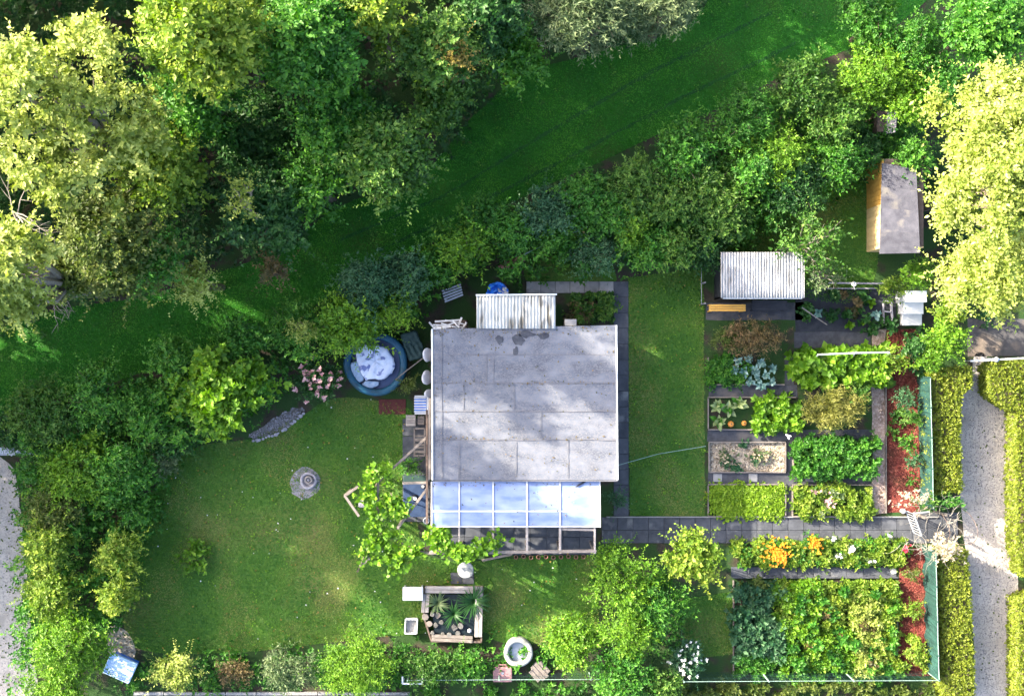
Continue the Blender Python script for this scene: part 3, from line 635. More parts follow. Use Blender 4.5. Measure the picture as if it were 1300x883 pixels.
# white rounded plastic boards leaning on the left wall
for (x, y, ln, lb) in ((543,450,17,'upper white rounded cushion hung on the left house wall'),(542,479,18,'middle white rounded cushion hung on the left house wall'),(545,499,10,'lower white crumpled cushion hung on the left house wall')):
    c = P(x, y, 1.5); n = 14; V = []; mb = MB()
    prof = [(.0,.16),(.04,.2),(.1,.21),(.14,.17)]
    t = MB().lathe((0,0,0), [(.0001,-.07),(.5,-.07),(.95,-.045),(1.0,0),(.95,.045),(.5,.07),(.0001,.07)], 20, .03)
    hw, hh = .20, ln/80
    vs = [(vx*hw*1.0 if True else 0, vy*hh*1.0, vz) for vx, vy, vz in t.v]
    vs = [(c.x + a_*.75, c.y + b_, 1.55 - a_*.75 + z_*.9) for a_, b_, z_ in vs]
    tt = MB(); tt.add(vs, t.f); tag(tt.build('wall_cushion', M['whiteg'], None, loc=(c.x,c.y,1.3), smooth=True), lb, 'cushion')

# striped chair, crates, ladder by the left wall
ch = empty('striped_chair', P(534,514,0), 'white and blue striped garden chair beside the house wall', 'chair')
cp = P(534,514,.8)
MB().box(cp.x-.22,cp.x+.24,cp.y-.25,cp.y+.25,.40,.42).build('seat', M['blueb'], ch, bevel=.01)
for i in range(6): MB().box(cp.x-.23,cp.x+.15,cp.y-.24+i*.085,cp.y-.195+i*.085,.425,.45).build('slat', M['white'], ch, bevel=.006)
MB().quad8([Vector((cp.x+.16,cp.y-.24,.45)),Vector((cp.x+.2,cp.y-.24,.45)),Vector((cp.x+.2,cp.y+.25,.45)),Vector((cp.x+.16,cp.y+.25,.45))],[Vector((cp.x+.26,cp.y-.22,.9)),Vector((cp.x+.30,cp.y-.22,.9)),Vector((cp.x+.30,cp.y+.23,.9)),Vector((cp.x+.26,cp.y+.23,.9))]).build('backrest', M['white'], ch, bevel=.01)
for sx in (-.2,.2):
    for sy in (-.22,.22): MB().tube([(cp.x+sx,cp.y+sy,.40),(cp.x+sx*1.1,cp.y+sy*1.1,0)], .018, 6).build('leg', M['white'], ch)
for sy in (-.27,.27): MB().bar((cp.x-.2,cp.y+sy,.62),(cp.x+.24,cp.y+sy,.62),.05,.03).build('armrest', M['white'], ch)
def crate(x, y, wx, wy, h, m, lb, slats=4, name='wooden_crate', cat='crate'):
    c = P(x, y, h*.5); r_ = empty(name, (c.x,c.y,0), lb, cat); X, Y = wx/80, wy/80
    for i in range(slats):
        y0 = c.y - Y + (2*Y)*i/slats; MB().box(c.x-X, c.x+X, y0+.006, y0+2*Y/slats-.006, h-.02, h).build('slat', m, r_)
    for sx in (-1,1): MB().box(c.x+sx*X*.92-.015, c.x+sx*X*.92+.015, c.y-Y*.98, c.y+Y*.98, h-.06, h-.022).build('batten', m, r_)
    for sx in (-1,1):
        for sy in (-1,1): MB().box(c.x+sx*X*.86-.02, c.x+sx*X*.86+.02, c.y+sy*Y*.86-.02, c.y+sy*Y*.86+.02, 0, h-.062).build('leg', m, r_)
    return r_
crate(522,533,12,14,.45,M['woodp'],'pale slatted stool below the striped chair')
crate(535,533,8,11,.4,M['wood'],'narrow slatted crate between stool and wall', 3)
lad = empty('wooden_ladder', P(533,562,0), 'short grey wooden ladder lying against the left house wall', 'ladder')
for x in (526,539): MB().bar(P(x,543,.5), P(x,579,.5), .045, .06).build('rail', M['wood'], lad)
for y, w_ in ((544,.05),(553,.05),(558,.09),(564,.05),(568,.05),(573,.08),(578,.05)): MB().bar(P(527,y,.52), P(538.3,y+random.uniform(-.6,.6),.52), w_, .03).build('rung', M['wood'], lad)
for x in (526,539):
    for y in (546,576): MB().bar((P(x,y,.46).x,P(x,y,.46).y,0),(P(x,y,.46).x,P(x,y,.46).y,.468),.04,.04).build('leg', M['wood'], lad)
# vine frame
fr = empty('vine_frame', P(500,640,0), 'grey timber frame carrying the grapevine left of the veranda', 'pergola')
for p_, q_ in (((546,551),(480,611)),((480,611),(480,666)),((545,616),(505,670)),((455,617),(438,629)),((438,629),(456,655)),((546,612),(511,613)),((457,718),(470,708)),((530,699),(548,702))):
    MB().bar(P(*p_,2.05 + random.uniform(0,.06)), P(*q_,2.05 + random.uniform(0,.06)), .075, .08).build('beam', M['wood'], fr, bevel=.006)
for x, y in ((480,611),(480,666),(505,670),(438,629),(458,717)): MB().bar((P(x,y,2.0).x,P(x,y,2.0).y,0),(P(x,y,2.0).x,P(x,y,2.0).y,1.99),.08,.08).build('post', M['wood'], fr)
# navy covered table
tb = empty('covered_table', P(527,632,0), 'garden table under a navy cloth with grey upper part', 'table')
p0, p1 = P(512,656,.75), P(541,603,.75)
MB().box(p0.x,p1.x,p0.y,P(0,614,.75).y,.70,.74).build('tabletop', M['navy'], tb, bevel=.02)
MB().box(p0.x,p1.x,P(0,613,.75).y,p1.y,.70,.76).build('side_flap', M['tarp'], tb, bevel=.02)
for x in (p0.x+.05,p1.x-.05):
    for y in (p0.y+.05,p1.y-.05): MB().box(x-.025,x+.025,y-.025,y+.025,0,.70).build('leg', M['wood'], tb)
for x, y, r_, lb in ((527,632,.10,'round pale bowl on a dark plate on the navy table'),(537,617,.07,'small grey bowl at the upper corner of the navy table')):
    c = P(x,y,.75); b = empty('bowl', (c.x,c.y,.742), lb, 'bowl')
    MB().lathe((c.x,c.y,.742),[(.0001,0),(r_,.0),(r_*1.1,.015),(.0001,.012)],20).build('plate', M['black'], b, smooth=True)
    MB().lathe((c.x,c.y,.756),[(r_*.3,0),(r_*.6,.05),(r_*.55,.05),(.0001,.02)],18).build('dish', M['whiteg'], b, smooth=True)
c = P(541,661,.3); tag(MB().lathe((c.x,c.y,0),[(.0001,0),(.09,0),(.10,.28),(.085,.28),(.08,.05),(.0001,.05)],16).build('bucket', M['whiteg'], None, loc=(c.x,c.y,0), smooth=True), 'small white bucket at the lower end of the navy table', 'bucket')
c = P(460,640,.2); tag(MB().box(c.x-.13,c.x+.1,c.y-.1,c.y+.12,0,.22).build('stone_block', M['stone'], None, loc=(c.x,c.y,0), bevel=.05), 'grey stone block inside the angled frame corner', 'stone')

# ------------------------------------------------------------ pool
pc = P(477,462,.7); pr = empty('round_pool', (pc.x,pc.y,0), 'round blue above-ground pool with a broad dark collar', 'pool')
MB().lathe((pc.x,pc.y,0),[(0.9588,0),(0.9776,0.35),(0.9400,0.7),(0.9024,0.7),(0.8930,0.35),(0.8836,0.02)],48,.006).build('pool_wall', M['blued'], pr, smooth=True)
MB().lathe((pc.x,pc.y,.70),[(0.9682,-0.03),(0.9964,0.03),(0.9400,0.07),(0.8084,0.06),(0.7708,0.0),(0.8272,-0.05)],48,.01,close=True).build('collar', M['bluet'], pr, smooth=True)
MB().lathe((pc.x,pc.y,.55),[(0.8817,0),(0.4700,0),(0.0001,0)],48).build('pool_water', M['blued'], pr)
def crumpled(cx, cy, pts, z, m, name, amp=.05, seed=1, parent=None, loc=None, n=26):
    a_ = np.array(pts); lo, hi = a_.min(0), a_.max(0); V = []; F = []; idx = {}
    r2 = random.Random(seed); ks = [(r2.uniform(.15,.5), r2.uniform(-.5,.5), r2.uniform(0,6)) for _ in range(9)]
    cen = a_.mean(0); m_ = len(pts)
    # polar grid inside the outline
    rings = 9; seg = 40
    def edge(t):
        d = Vector((math.cos(t), math.sin(t))); best = 1e9
        for i in range(m_):
            p, q = Vector(pts[i]) - Vector(cen), Vector(pts[(i+1)%m_]) - Vector(cen); e_ = q - p
            den = d.x*e_.y - d.y*e_.x
            if abs(den) < 1e-9: continue
            s_ = (p.x*e_.y - p.y*e_.x)/den; u = (p.x*d.y - p.y*d.x)/den
            if s_ > 0 and -1e-6 <= u <= 1 + 1e-6: best = min(best, s_)
        return best
    for i in range(rings+1):
        for k in range(seg):
            t = 2*math.pi*k/seg; r_ = edge(t)*(i/rings)*(1 if i < rings else r2.uniform(.95,1.03)); x, y = cen[0]+r_*math.cos(t), cen[1]+r_*math.sin(t)
            zz = z + amp*sum(abs(math.sin(x*a2 + y*b2 + c2)) for a2, b2, c2 in ks)/9*2 - (.03 if i == rings else 0)
            V.append(tuple(P(x, y, zz)))
    for i in range(rings):
        for k in range(seg): F.append((i*seg+k, i*seg+(k+1)%seg, (i+1)*seg+(k+1)%seg, (i+1)*seg+k)[::-1])
    o = MB().add(V, F).build(name, m, parent, loc=loc if parent is None else None, smooth=True); md = o.modifiers.new('t','SOLIDIFY'); md.thickness = .006; md.offset = -1
    return o
crumpled(0,0,[(452,444),(462,437),(478,438),(490,441),(499,452),(502,464),(497,474),(488,481),(464,482),(457,472),(453,458)],.66,M['sheet'],'pool_cover',.08,3,pr)
crumpled(0,0,[(440,467),(446,460),(454,457),(458,472),(463,481),(455,487),(446,480)],.66,M['sheet2'],'cover_flap',.03,4,pr)
crumpled(0,0,[(458,488),(464,483),(482,484),(481,489),(472,493),(462,492)],.62,M['sheet2'],'cover_flap',.03,5,pr)
tag(MB().tube([P(540,452,1.2),P(514,472,.95),P(502,482,.85)],[.018,.018,.018],6).build('net_pole', M['wood'], None, loc=P(502,482,0)), 'thin pole resting across the right rim of the pool', 'pole')
crumpled(0,0,[(508,424),(528,418),(538,440),(536,455),(519,458),(512,440)],.55,M['tarp'],'tarpaulin',.1,6,None,P(522,440,0)); tag(bpy.data.objects[-1] if False else [o for o in col.objects if o.name.startswith('tarpaulin')][-1], 'dark green tarpaulin between the pool and the house', 'tarpaulin')
c = P(498,516); tag(MB().box(c.x-.43,c.x+.43,c.y-.24,c.y+.24,.004,.02).build('door_mat', M['redmat'], None, loc=(c.x,c.y,.004), bevel=.005), 'dark red rectangular mat on the lawn below the pool', 'mat')

# bench, blue bag, log behind the house
bq = empty('slatted_bench', P(572,373,0), 'small blue grey slatted bench under the trees', 'bench')
for i in range(5):
    a_, b_ = P(561 + i*.9, 369.5 + i*3.4, .45), P(585 + i*.7, 361 + i*3.2, .45); MB().bar(a_, b_, .05, .025).build('slat', M['galv'], bq)
for x, y in ((564,371),(584,364),(566,381),(586,374)): q = P(x,y,.43); MB().box(q.x-.02,q.x+.02,q.y-.02,q.y+.02,0,.435).build('leg', M['galv'], bq)
crumpled(0,0,[(617,372),(621,361),(632,357),(640,360),(646,368),(645,376),(618,377)],.55,M['blueb'],'covered_heap',.25,8,None,P(632,368,0)); tag([o for o in col.objects if o.name.startswith('covered_heap')][-1], 'bright blue plastic sheet behind the corrugated lean-to', 'sheet')
crumpled(0,0,[(632,366),(640,361),(646,369),(645,376),(630,376)],.72,M['white'],'white_cloth',.12,9,None,P(640,370,0)); tag([o for o in col.objects if o.name.startswith('white_cloth')][-1], 'white crumpled cloth on the blue sheet', 'cloth')
lg = empty('log', P(652,334,0), 'brown fallen log lying beyond the lean-to', 'log')
MB().tube([P(634,342,.15),P(650,335,.17),P(668,325,.15)],[.13,.14,.12],9).build('stem', M['terra'], lg, smooth=True)
MB().tube([P(645,338,.2),P(640,330,.35)],[.04,.02],6).build('branch_stub', M['terra'], lg)
def wire(pts, z, lb, r_=.012, m='wire'):
    q = [P(x, y, z_) for (x, y), z_ in zip(pts, z)]; tag(MB().tube(q, r_, 5).build('garden_wire', M[m], None, loc=q[0]), lb, 'wire')
wire([(665,323),(705,304),(746,288)],[1.4,1.3,1.4],'green wire running through the bushes beyond the lean-to',.018)
wire([(778,592),(835,576),(896,566)],[.8,.35,.3],'thin green line across the narrow lawn strip',.010)
tg = empty('dark_litter', (0,0,0), None, None) if False else None

# ------------------------------------------------------------ stone feature on lawn
c = P(387,613,0); sp_ = [(387+20*math.cos(t*.35)*random.uniform(.9,1.08), 613+20*math.sin(t*.35)*random.uniform(.9,1.08)) for t in range(18)]
sheet('gravel_disc', sp_, .008, M['stone']); bits('gravel', sp_, 500, .02, M['stone'], label='grey gravel ring round the stone feature on the lawn', cat='gravel')
c = P(391,610,.2); ft = empty('stone_fountain', (c.x,c.y,0), 'low round stone feature with a spiral top on the lawn', 'fountain')
MB().lathe((c.x,c.y,0),[(.26,0),(.27,.14),(.24,.17),(.19,.16),(.18,.06),(.0001,.06)],24,.03).build('basin', M['stone'], ft, smooth=True)
MB().lathe((c.x+.02,c.y+.03,.06),[(.13,0),(.13,.18),(.10,.22),(.07,.2),(.06,.1),(.0001,.1)],18,.03).build('bowl', M['woodp'], ft, smooth=True)
MB().lathe((c.x+.02,c.y+.03,.12),[(.04,0),(.05,.12),(.0001,.17)],12,.05).build('knob', M['stone'], ft, smooth=True)

# ------------------------------------------------------------ raised pond
pd = empty('raised_pond', P(574,778,0), 'square raised pond framed with pale planks and stones', 'pond')
def plank(p_, q_, w_, z, m, h=.05, parent=None): return MB().bar(P(*p_, z), P(*q_, z), w_, h).build('plank', m, parent or pd, bevel=.008)
fz = .42
for i in range(2): plank((540,745.5+i*4.6),(612.5,746+i*4.6),.105,fz,M['woodp'])
for i in range(2): plank((606+i*5,752.5),(604.6+i*5,808),.11,fz,M['woodp'])
for i in range(2): plank((538.5+i*5,753.5),(536.8+i*5,777),.11,fz,M['woodp'])
for i in range(2): plank((548,806.5+i*4.6),(600,809+i*4.6),.10,fz-.03,M['wood'])
for (p_, q_) in (((539,745),(613,745)),((613,745),(611,813)),((611,813),(548,812)),((548,812),(538,780)),((538,780),(539,745))):
    MB().bar(P(*p_,.19), P(*q_,.19), .05, .38).build('side_board', M['woodd'], pd)
wp = [tuple(P(x,y,.3).xy) for x,y in ((546,754),(604,754),(603,806),(552,806))]; MB().prism(wp,.02,.30).build('water', M['water'], pd)
for (x,y,s_) in ((540,783,9),(549,779,7),(556,781,8),(545,792,8),(553,794,7),(560,790,6),(577,797,9),(585,794,8),(581,804,8),(590,809,6),(570,806,7),(562,806,7),(549,803,6)):
    c = P(x,y,.42); n = 7; pl = [(c.x + s_/80*math.cos(t*.9)*random.uniform(.7,1.15), c.y + s_/80*math.sin(t*.9)*random.uniform(.7,1.15)) for t in range(n)]
    MB().prism(pl,.22,random.uniform(.36,.46)).build('stone', M['stoned'] if random.random() < .75 else M['wood'], pd, bevel=.012)
c = P(596,800,.35); MB().lathe((c.x,c.y,.30),[(.0001,.13),(.05,.11),(.07,.05),(.05,0)],12).build('lamp_globe', M['white'], pd, smooth=True)
def tuft(name, lb, x, y, z, n, ln, m, cat='plant', w_=.02):
    c = P(x, y, z); r_ = empty(name, (c.x,c.y,z), lb, cat)
    a_ = rng.uniform(0,6.28,n); V=[];F=[];T=[]
    for i in range(n):
        L = ln*random.uniform(.5,1.1); d = np.array([math.cos(a_[i]), math.sin(a_[i]), 0]); s_ = np.array([-d[1], d[0], 0])*w_*random.uniform(.6,1.2)
        pr_ = [(0,0,.6),(.25,.55,1),(.6,.75,.8),(1,.55,.05)]; b_ = len(V)
        for t, hz, ww in pr_:
            q = d*L*t + np.array([0,0,hz*L*.6]); V += [q - s_*ww, q + s_*ww]; T += [(random.random(), .5)]*2
        for j in range(3): F += [(b_+2*j, b_+2*j+1, b_+2*j+3), (b_+2*j, b_+2*j+3, b_+2*j+2)]
    link('leaf_tuft', mesh_np('leaf_tuft', np.array(V), np.array(F), np.array(T)), LF[m], r_); return r_
tuft('reed_plant', 'dark arching reeds at the upper right corner of the pond', 601,762,.3,90,.62,'dark')
tuft('reed_plant', 'pale green arching grass at the upper left of the pond', 556,764,.3,80,.42,'silver')
tuft('reed_plant', 'thin dark reeds in the middle of the pond water', 576,778,.3,50,.5,'dark')
wt = empty('white_table', P(524,754,0), 'small white rectangular table at the pond corner', 'table')
p0, p1 = P(511,762,.55), P(537,744.5,.55); MB().box(p0.x,p1.x,p0.y,p1.y,.51,.54).build('tabletop', M['white'], wt, bevel=.012)
MB().box(p0.x+.05,p1.x-.05,p0.y+.05,p1.y-.05,.5425,.546).build('inlay', M['whiteg'], wt)
for x in (p0.x+.05,p1.x-.05):
    for y in (p0.y+.05,p1.y-.05): MB().box(x-.02,x+.02,y-.02,y+.02,0,.51).build('leg', M['white'], wt)
bx = empty('white_tray', P(523,793,0), 'white framed planting tray left of the pond stones', 'tray')
for p_, q_ in (((515,785),(530,785)),((530,785),(529,803)),((529,803),(514,803)),((514,803),(515,785))): MB().bar(P(*p_,.25),P(*q_,.25),.035,.2).build('rim', M['white'], bx)
wp = [tuple(P(x,y,.2).xy) for x,y in ((516,786.5),(528.5,786.5),(527.5,801.5),(515.5,801.5))]; MB().prism(wp,0,.2).build('filling', M['slabl'], bx)
# grey lid and slab above the pond
c = P(591,723,.3); ld_ = empty('round_stool', (c.x,c.y,0), 'round pale grey stool above the pond on a dark slab', 'stool')
MB().lathe((c.x,c.y,.30),[(.0001,.05),(.24,.05),(.26,.03),(.25,0),(.0001,0)],24,.01).build('seat', M['concrete'], ld_, smooth=False)
for t in range(3): MB().tube([(c.x+.12*math.cos(t*2.1),c.y+.12*math.sin(t*2.1),.30),(c.x+.2*math.cos(t*2.1),c.y+.2*math.sin(t*2.1),0)],.02,6).build('leg', M['wood'], ld_)
slab_path('step_slab', 572, 726, 602, 741, 2, 1, M['slab'])
# concrete ring, pinkish box, wooden disc
c = P(658,827,.3); kr = empty('concrete_planter', (c.x,c.y,0), 'round concrete ring planter with grey disc inside on the lawn edge', 'planter')
MB().lathe((c.x,c.y,0),[(.44,0),(.46,.38),(.43,.42),(.34,.42),(.31,.38),(.31,.05)],36,.012).build('ring', M['concrete'], kr, smooth=True)
MB().lathe((c.x,c.y,0),[(.305,.22),(.2,.24),(.06,.25),(.0001,.25)],36,.0).build('inner_disc', M['galv'], kr, smooth=True)
MB().lathe((c.x+.02,c.y,.25),[(.035,0),(.035,.03),(.0001,.035)],10).build('plug', M['black'], kr)
c = P(638,855,.35); bx = empty('carry_case', (c.x,c.y,0), 'pinkish brown case with a handle standing below the planter', 'case')
MB().box(c.x-.30,c.x+.30,c.y-.25,c.y+.22,0,.38).build('body', M['pinkb'], bx, bevel=.03)
MB().tube([(c.x-.12,c.y+.21,.33),(c.x-.11,c.y+.29,.34),(c.x+.11,c.y+.29,.34),(c.x+.12,c.y+.21,.33)],.018,6).build('handle', M['pinkb'], bx)
MB().lathe((c.x,c.y+.03,.38),[(.045,0),(.04,.012),(.0001,.014)],12).build('clasp', M['galv'], bx)
c = P(685,852,.3); wd = empty('wooden_disc', (c.x,c.y,0), 'round plank lid lying beside the concrete planter', 'lid')
MB().lathe((c.x,c.y,0),[(.28,0),(.29,.27),(.0001,.27)],9,.03).build('drum', M['stone'], wd)
for i in range(4):
    o_ = -.21 + i*.14; hw = math.sqrt(max(.02,.30**2 - o_**2)); a_ = R(-48); d = Vector((math.cos(a_), math.sin(a_))); s_ = Vector((-d.y, d.x))
    p_, q_ = Vector((c.x,c.y)) + s_*o_ - d*hw, Vector((c.x,c.y)) + s_*o_ + d*hw; MB().bar((*p_,.29),(*q_,.29),.12,.03).build('plank', M['wood'], wd, bevel=.005)

# ------------------------------------------------------------ right garden sheds
cs = empty('corrugated_shed', P(965,352,0), 'open fronted shed under a white corrugated roof half hidden by a bush', 'shed')
corrugated(915, 320, 1021, 378, 2.15, 2.0, .088, .02, M['fibre2'], cs, 3)
p0, p1 = P(918,378,1.9), P(1018,322,1.9)
MB().box(p0.x,p0.x+.05,p0.y,p1.y,0,1.93).build('side_wall', M['black'], cs); MB().box(p1.x-.05,p1.x,p0.y,p1.y,0,1.93).build('side_wall', M['black'], cs)  # black of the shed walls stands in for the shadow at its front
MB().box(p0.x+.05,p1.x-.05,p1.y-.05,p1.y,0,1.93).build('back_wall', M['black'], cs)
MB().bar((p0.x,p0.y,1.9),(p1.x,p0.y,1.9),.06,.10).build('front_beam', M['whitem'], cs)
for t in (0,.33,.66,1): MB().box(p0.x+(p1.x-p0.x-.06)*t,p0.x+(p1.x-p0.x-.06)*t+.06,p0.y-.002,p0.y+.06,0,1.845).build('post', M['woodd'], cs)
crate(921,391,46,9,.75,M['yellow'],'long ochre slatted bench in front of the corrugated shed',3,'garden_bench','bench')
crate(975,388,44,13,.55,M['black'],'long added black box for the shade under the corrugated shed edge',3,'shed_shade_box','box')  # black box added as the shed front lying in shadow
ys = empty('ochre_shed', P(1130,268,0), 'ochre walled shed with a dark felt roof below the sunny tree', 'shed')
wz_ = 1.95; q0, q1 = P(1100,320,0), P(1150,212,0)
# walls of separate boards on the visible faces
nb = 18
for i in range(nb):
    y0, y1 = q0.y + (q1.y-q0.y)*i/nb, q0.y + (q1.y-q0.y)*(i+1)/nb
    MB().box(q0.x, q0.x+.04, y0+.004, y1-.004, 0, wz_).build('board', M['cream'] if i < 9 else M['yellow'], ys)  # lighter lower boards: sunlight on the wall put into their colour
for i in range(9):
    x0, x1 = q0.x+.04 + (q1.x-q0.x-.04)*i/9, q0.x+.04 + (q1.x-q0.x-.04)*(i+1)/9
    MB().box(x0+.004, x1-.004, q0.y, q0.y+.04, 0, wz_).build('board', M['cream'], ys)
MB().box(q0.x+.045, q1.x, q0.y+.045, q1.y, 0, wz_-.02).build('inner_wall', M['woodd'], ys)
rp = [P(1117,322,2.0), P(1168,321,2.15), P(1163,214,2.15), P(1120,207,2.0)]
MB().quad8([v - Vector((0,0,.06)) for v in rp], rp).build('roof', M['roofs'], ys)
for i in range(4):
    t0, t1 = i/4 - (.01 if i else 0), (i+1)/4
    l0, l1 = rp[0].lerp(rp[3], t0), rp[0].lerp(rp[3], t1); r0, r1 = rp[1].lerp(rp[2], t0), rp[1].lerp(rp[2], t1); zz = Vector((0,0,.004 + .004*(i % 2)))
    MB().quad8([l0+zz, r0+zz, r1+zz, l1+zz], [v + zz + Vector((0,0,.008)) for v in (l0, r0, r1, l1)]).build('felt_sheet', M['roofs'], ys)
sr = empty('old_shed', P(1120,155,0), 'weathered grey shed corner poking out of the bushes', 'shed')
q0, q1 = P(1112,168,1.6), P(1126,142,1.6)
MB().box(q0.x,q1.x,q0.y,q1.y,0,1.75).build('wall', M['woodd'], sr)
MB().quad8([P(1124,170,1.7),P(1137,168,1.9),P(1140,140,1.9),P(1126,142,1.7)],[P(1124,170,1.74),P(1137,168,1.94),P(1140,140,1.94),P(1126,142,1.74)]).build('roof', M['stone'], sr)
MB().box(q1.x-.1,P(1135,0,1.7).x,q0.y+.05,q1.y-.05,0,1.68).build('wall', M['woodd'], sr)
# white stacked boxes
for (x, y, wx, wy, z, lb) in ((1158,404,24,17,.35,'lowest white polystyrene box of the stepped stack'),(1160,390,24,16,.75,'middle white polystyrene box of the stepped stack'),(1163,376,26,14,1.15,'topmost white polystyrene box of the stepped stack')):
    c = P(x, y, z); b = empty('polystyrene_box', (c.x,c.y,0), lb, 'box')
    MB().box(c.x-wx/80,c.x+wx/80,c.y-wy/80,c.y+wy/80,0,z-.05).build('body', M['white'], b, bevel=.02)
    MB().box(c.x-wx/80-.01,c.x+wx/80+.01,c.y-wy/80-.01,c.y+wy/80-.0,z-.048,z).build('lid', M['white'], b, bevel=.015)
# cold frame edge boards and white box
cf = empty('cold_frame', P(1072,395,0), 'dark cold frame with pale edge rails beside the white boxes', 'cold frame')
for p_, q_, w_ in (((1052,359),(1133,360),.05),((1050,366),(1112,366),.03),((1131,381),(1133,412),.06),((1121,382),(1122,410),.04),((1121,382),(1132,382),.04),((1121,395),(1132,396),.04)): MB().bar(P(*p_,.25),P(*q_,.25),w_,.08).build('rail', M['stone'], cf)
for x,y in ((1054,359),(1132,361),(1133,411)): q = P(x,y,.2); MB().box(q.x-.025,q.x+.025,q.y-.025,q.y+.025,0,.205).build('post', M['stone'], cf)
c = P(1084,360.5,.4); bt = empty('watering_can', (c.x,c.y,0), 'small white watering can on the pale cold frame rail', 'watering can')
MB().lathe((c.x,c.y,.3),[(.0001,0),(.07,0),(.075,.16),(.05,.2),(.045,.19),(.0001,.12)],14).build('body', M['white'], bt, smooth=True)
MB().tube([(c.x,c.y-.06,.33),(c.x+.01,c.y-.18,.5)],[.02,.012],6).build('spout', M['white'], bt)
tag(MB().tube([P(1018,390,.9),P(1035,402,.7),P(1050,412,.5)],[.022,.02,.015],6).build('stake', M['barkp'], None, loc=P(1050,412,0)), 'bare pale stake leaning over the dark cold frame', 'stake')
# bean frame
bf = empty('bean_frame', P(1085,450,0), 'white pole frame over the climbing beans', 'frame')
MB().tube([P(1038,450,1.2),P(1085,448,1.22),P(1129,447,1.2)],.025,7).build('pole', M['white'], bf)
for p_, q_ in (((1129,447),(1121,458)),((1129,447),(1133,455)),((1038,450),(1034,458)),((1085,448),(1082,457))): MB().tube([P(*p_,1.2),P(q_[0],q_[1],0)],.014,5).build('leg', M['white'], bf)
# left fence wire of plot
pf = empty('plot_fence', P(891,320,0), 'thin grey wire fence at the edge of the narrow lawn', 'fence')
for y in (338,360,386): q = P(890.5,y,0); MB().box(q.x-.02,q.x+.02,q.y-.02,q.y+.02,0,.9).build('post', M['stone'], pf)
for z in (.3,.6,.88): MB().tube([P(890.5,338,z),P(890.5,386,z)],.006,4).build('strand', M['galv'], pf)
# bed edging boards
def edging(lb, rect, sides='nesw', h=.12, m='wood'):
    x0,y0,x1,y1 = rect; r_ = empty('bed_edging', P((x0+x1)/2,(y0+y1)/2,0), lb, 'edging')
    for s_ in sides:
        p_, q_ = {'n':((x0,y0),(x1,y0)),'s':((x0,y1),(x1,y1)),'w':((x0,y0+1.2),(x0,y1-1.2)),'e':((x1,y0+1.2),(x1,y1-1.2))}[s_]
        MB().bar(P(*p_,h/2),P(*q_,h/2),.035,h).build('board', M[m], r_)
edging('grey boards round the pebble bed', (900,561,997,599)); edging('grey boards round the lime lettuce bed', (899,614.5,997,655))
edging('grey boards round the pink flowered bed', (1006,615,1107,655)); edging('grey boards round the green bushy bed', (1007,560,1108,600))
edging('grey boards round the variegated plant bed', (899,504,1010,545), 'nsw'); edging('grey boards round the blue kale bed', (899,452,996,488), 'sw')
edging('long pale kerb along the top of the garden path', (770,655.8,1190,656), 'n', .1, 'slabl'); edging('long dark kerb under the flower border path', (930,732.5,1140,734), 'n', .1, 'slab')
edging('thin boards round the lower vegetable plot', (931,735,1139,858), 'ew')
edging('board between red mulch and pink gravel', (1124.5,450,1125.5,652), 'w'); 
for x, y, lb in ((911,606,'left square stepping stone on the dark bed path'),(956,606,'pale square stepping stone in the middle of the dark bed path'),(1028,606,'small mossy stepping stone right of the bed crossing')):
    c = P(x,y); tag(MB().box(c.x-.14,c.x+.14,c.y-.13,c.y+.13,.0,.03).build('stepping_stone', M['slabl'], None, loc=(c.x,c.y,0), bevel=.01), lb, 'stone')
c = P(1135,725,.1); tag(MB().lathe((c.x,c.y,0),[(.1,0),(.1,.06),(.0001,.08)],12,.05).build('pale_stone', M['concrete'], None, loc=(c.x,c.y,0)), 'pale oval stone at the right end of the border path', 'stone')
c = P(1000,552,.3); wr_ = empty('garden_tap', (c.x,c.y,0), 'small pale tap stand at the bed crossing', 'tap')
MB().tube([(c.x,c.y,0),(c.x,c.y,.4)],.02,6).build('pipe', M['white'], wr_); MB().bar((c.x-.09,c.y+.02,.41),(c.x+.09,c.y-.03,.41),.04,.03).build('head', M['white'], wr_); MB().bar((c.x-.03,c.y,.41),(c.x+.03,c.y-.12,.38),.05,.03).build('spout', M['whiteg'], wr_)

# ------------------------------------------------------------ fences
def net_fence(lb, pts, h):
    r_ = empty('net_fence', (*P(*pts[0]).xy, 0), lb, 'fence')
    for i in range(len(pts)-1):
        a_, b_ = P(*pts[i]), P(*pts[i+1]); n = 14; V = []; F = []
        for j in range(n+1):
            q = a_.lerp(b_, j/n)
            for k, z in enumerate((.03, h*.33, h*.66, h)):
                V.append((q.x + random.uniform(-.025,.025) - .03*math.sin(j*.8)*(1 - z/h), q.y, z))
        for j in range(n):
            for k in range(3): F.append((j*4+k, j*4+k+1, j*4+k+5, j*4+k+4))
        o = MB().add(V, F).build('net_panel', M['net'], r_); md = o.modifiers.new('t','SOLIDIFY'); md.thickness = .006
        MB().tube([(a_.x,a_.y,0),(a_.x,a_.y,h+.06)],.025,7).build('post', M['net'], r_)
        MB().tube([(a_.x,a_.y,h+.02),a_.lerp(b_,.5)+Vector((0,0,h-.0)),(b_.x,b_.y,h+.02)],.013,6).build('top_rail', M['wire'], r_)
    b_ = P(*pts[-1]); MB().tube([(b_.x,b_.y,0),(b_.x,b_.y,h+.06)],.025,7).build('post', M['net'], r_)
net_fence('teal net fence above the entrance gate beside the clipped hedge', [(1165,478),(1166,515),(1167,552),(1168,590),(1169,640)], 1.35)
net_fence('teal net fence below the entrance gate beside the clipped hedge', [(1172,692),(1173,735),(1174,778),(1175,820),(1176,850)], 1.35)
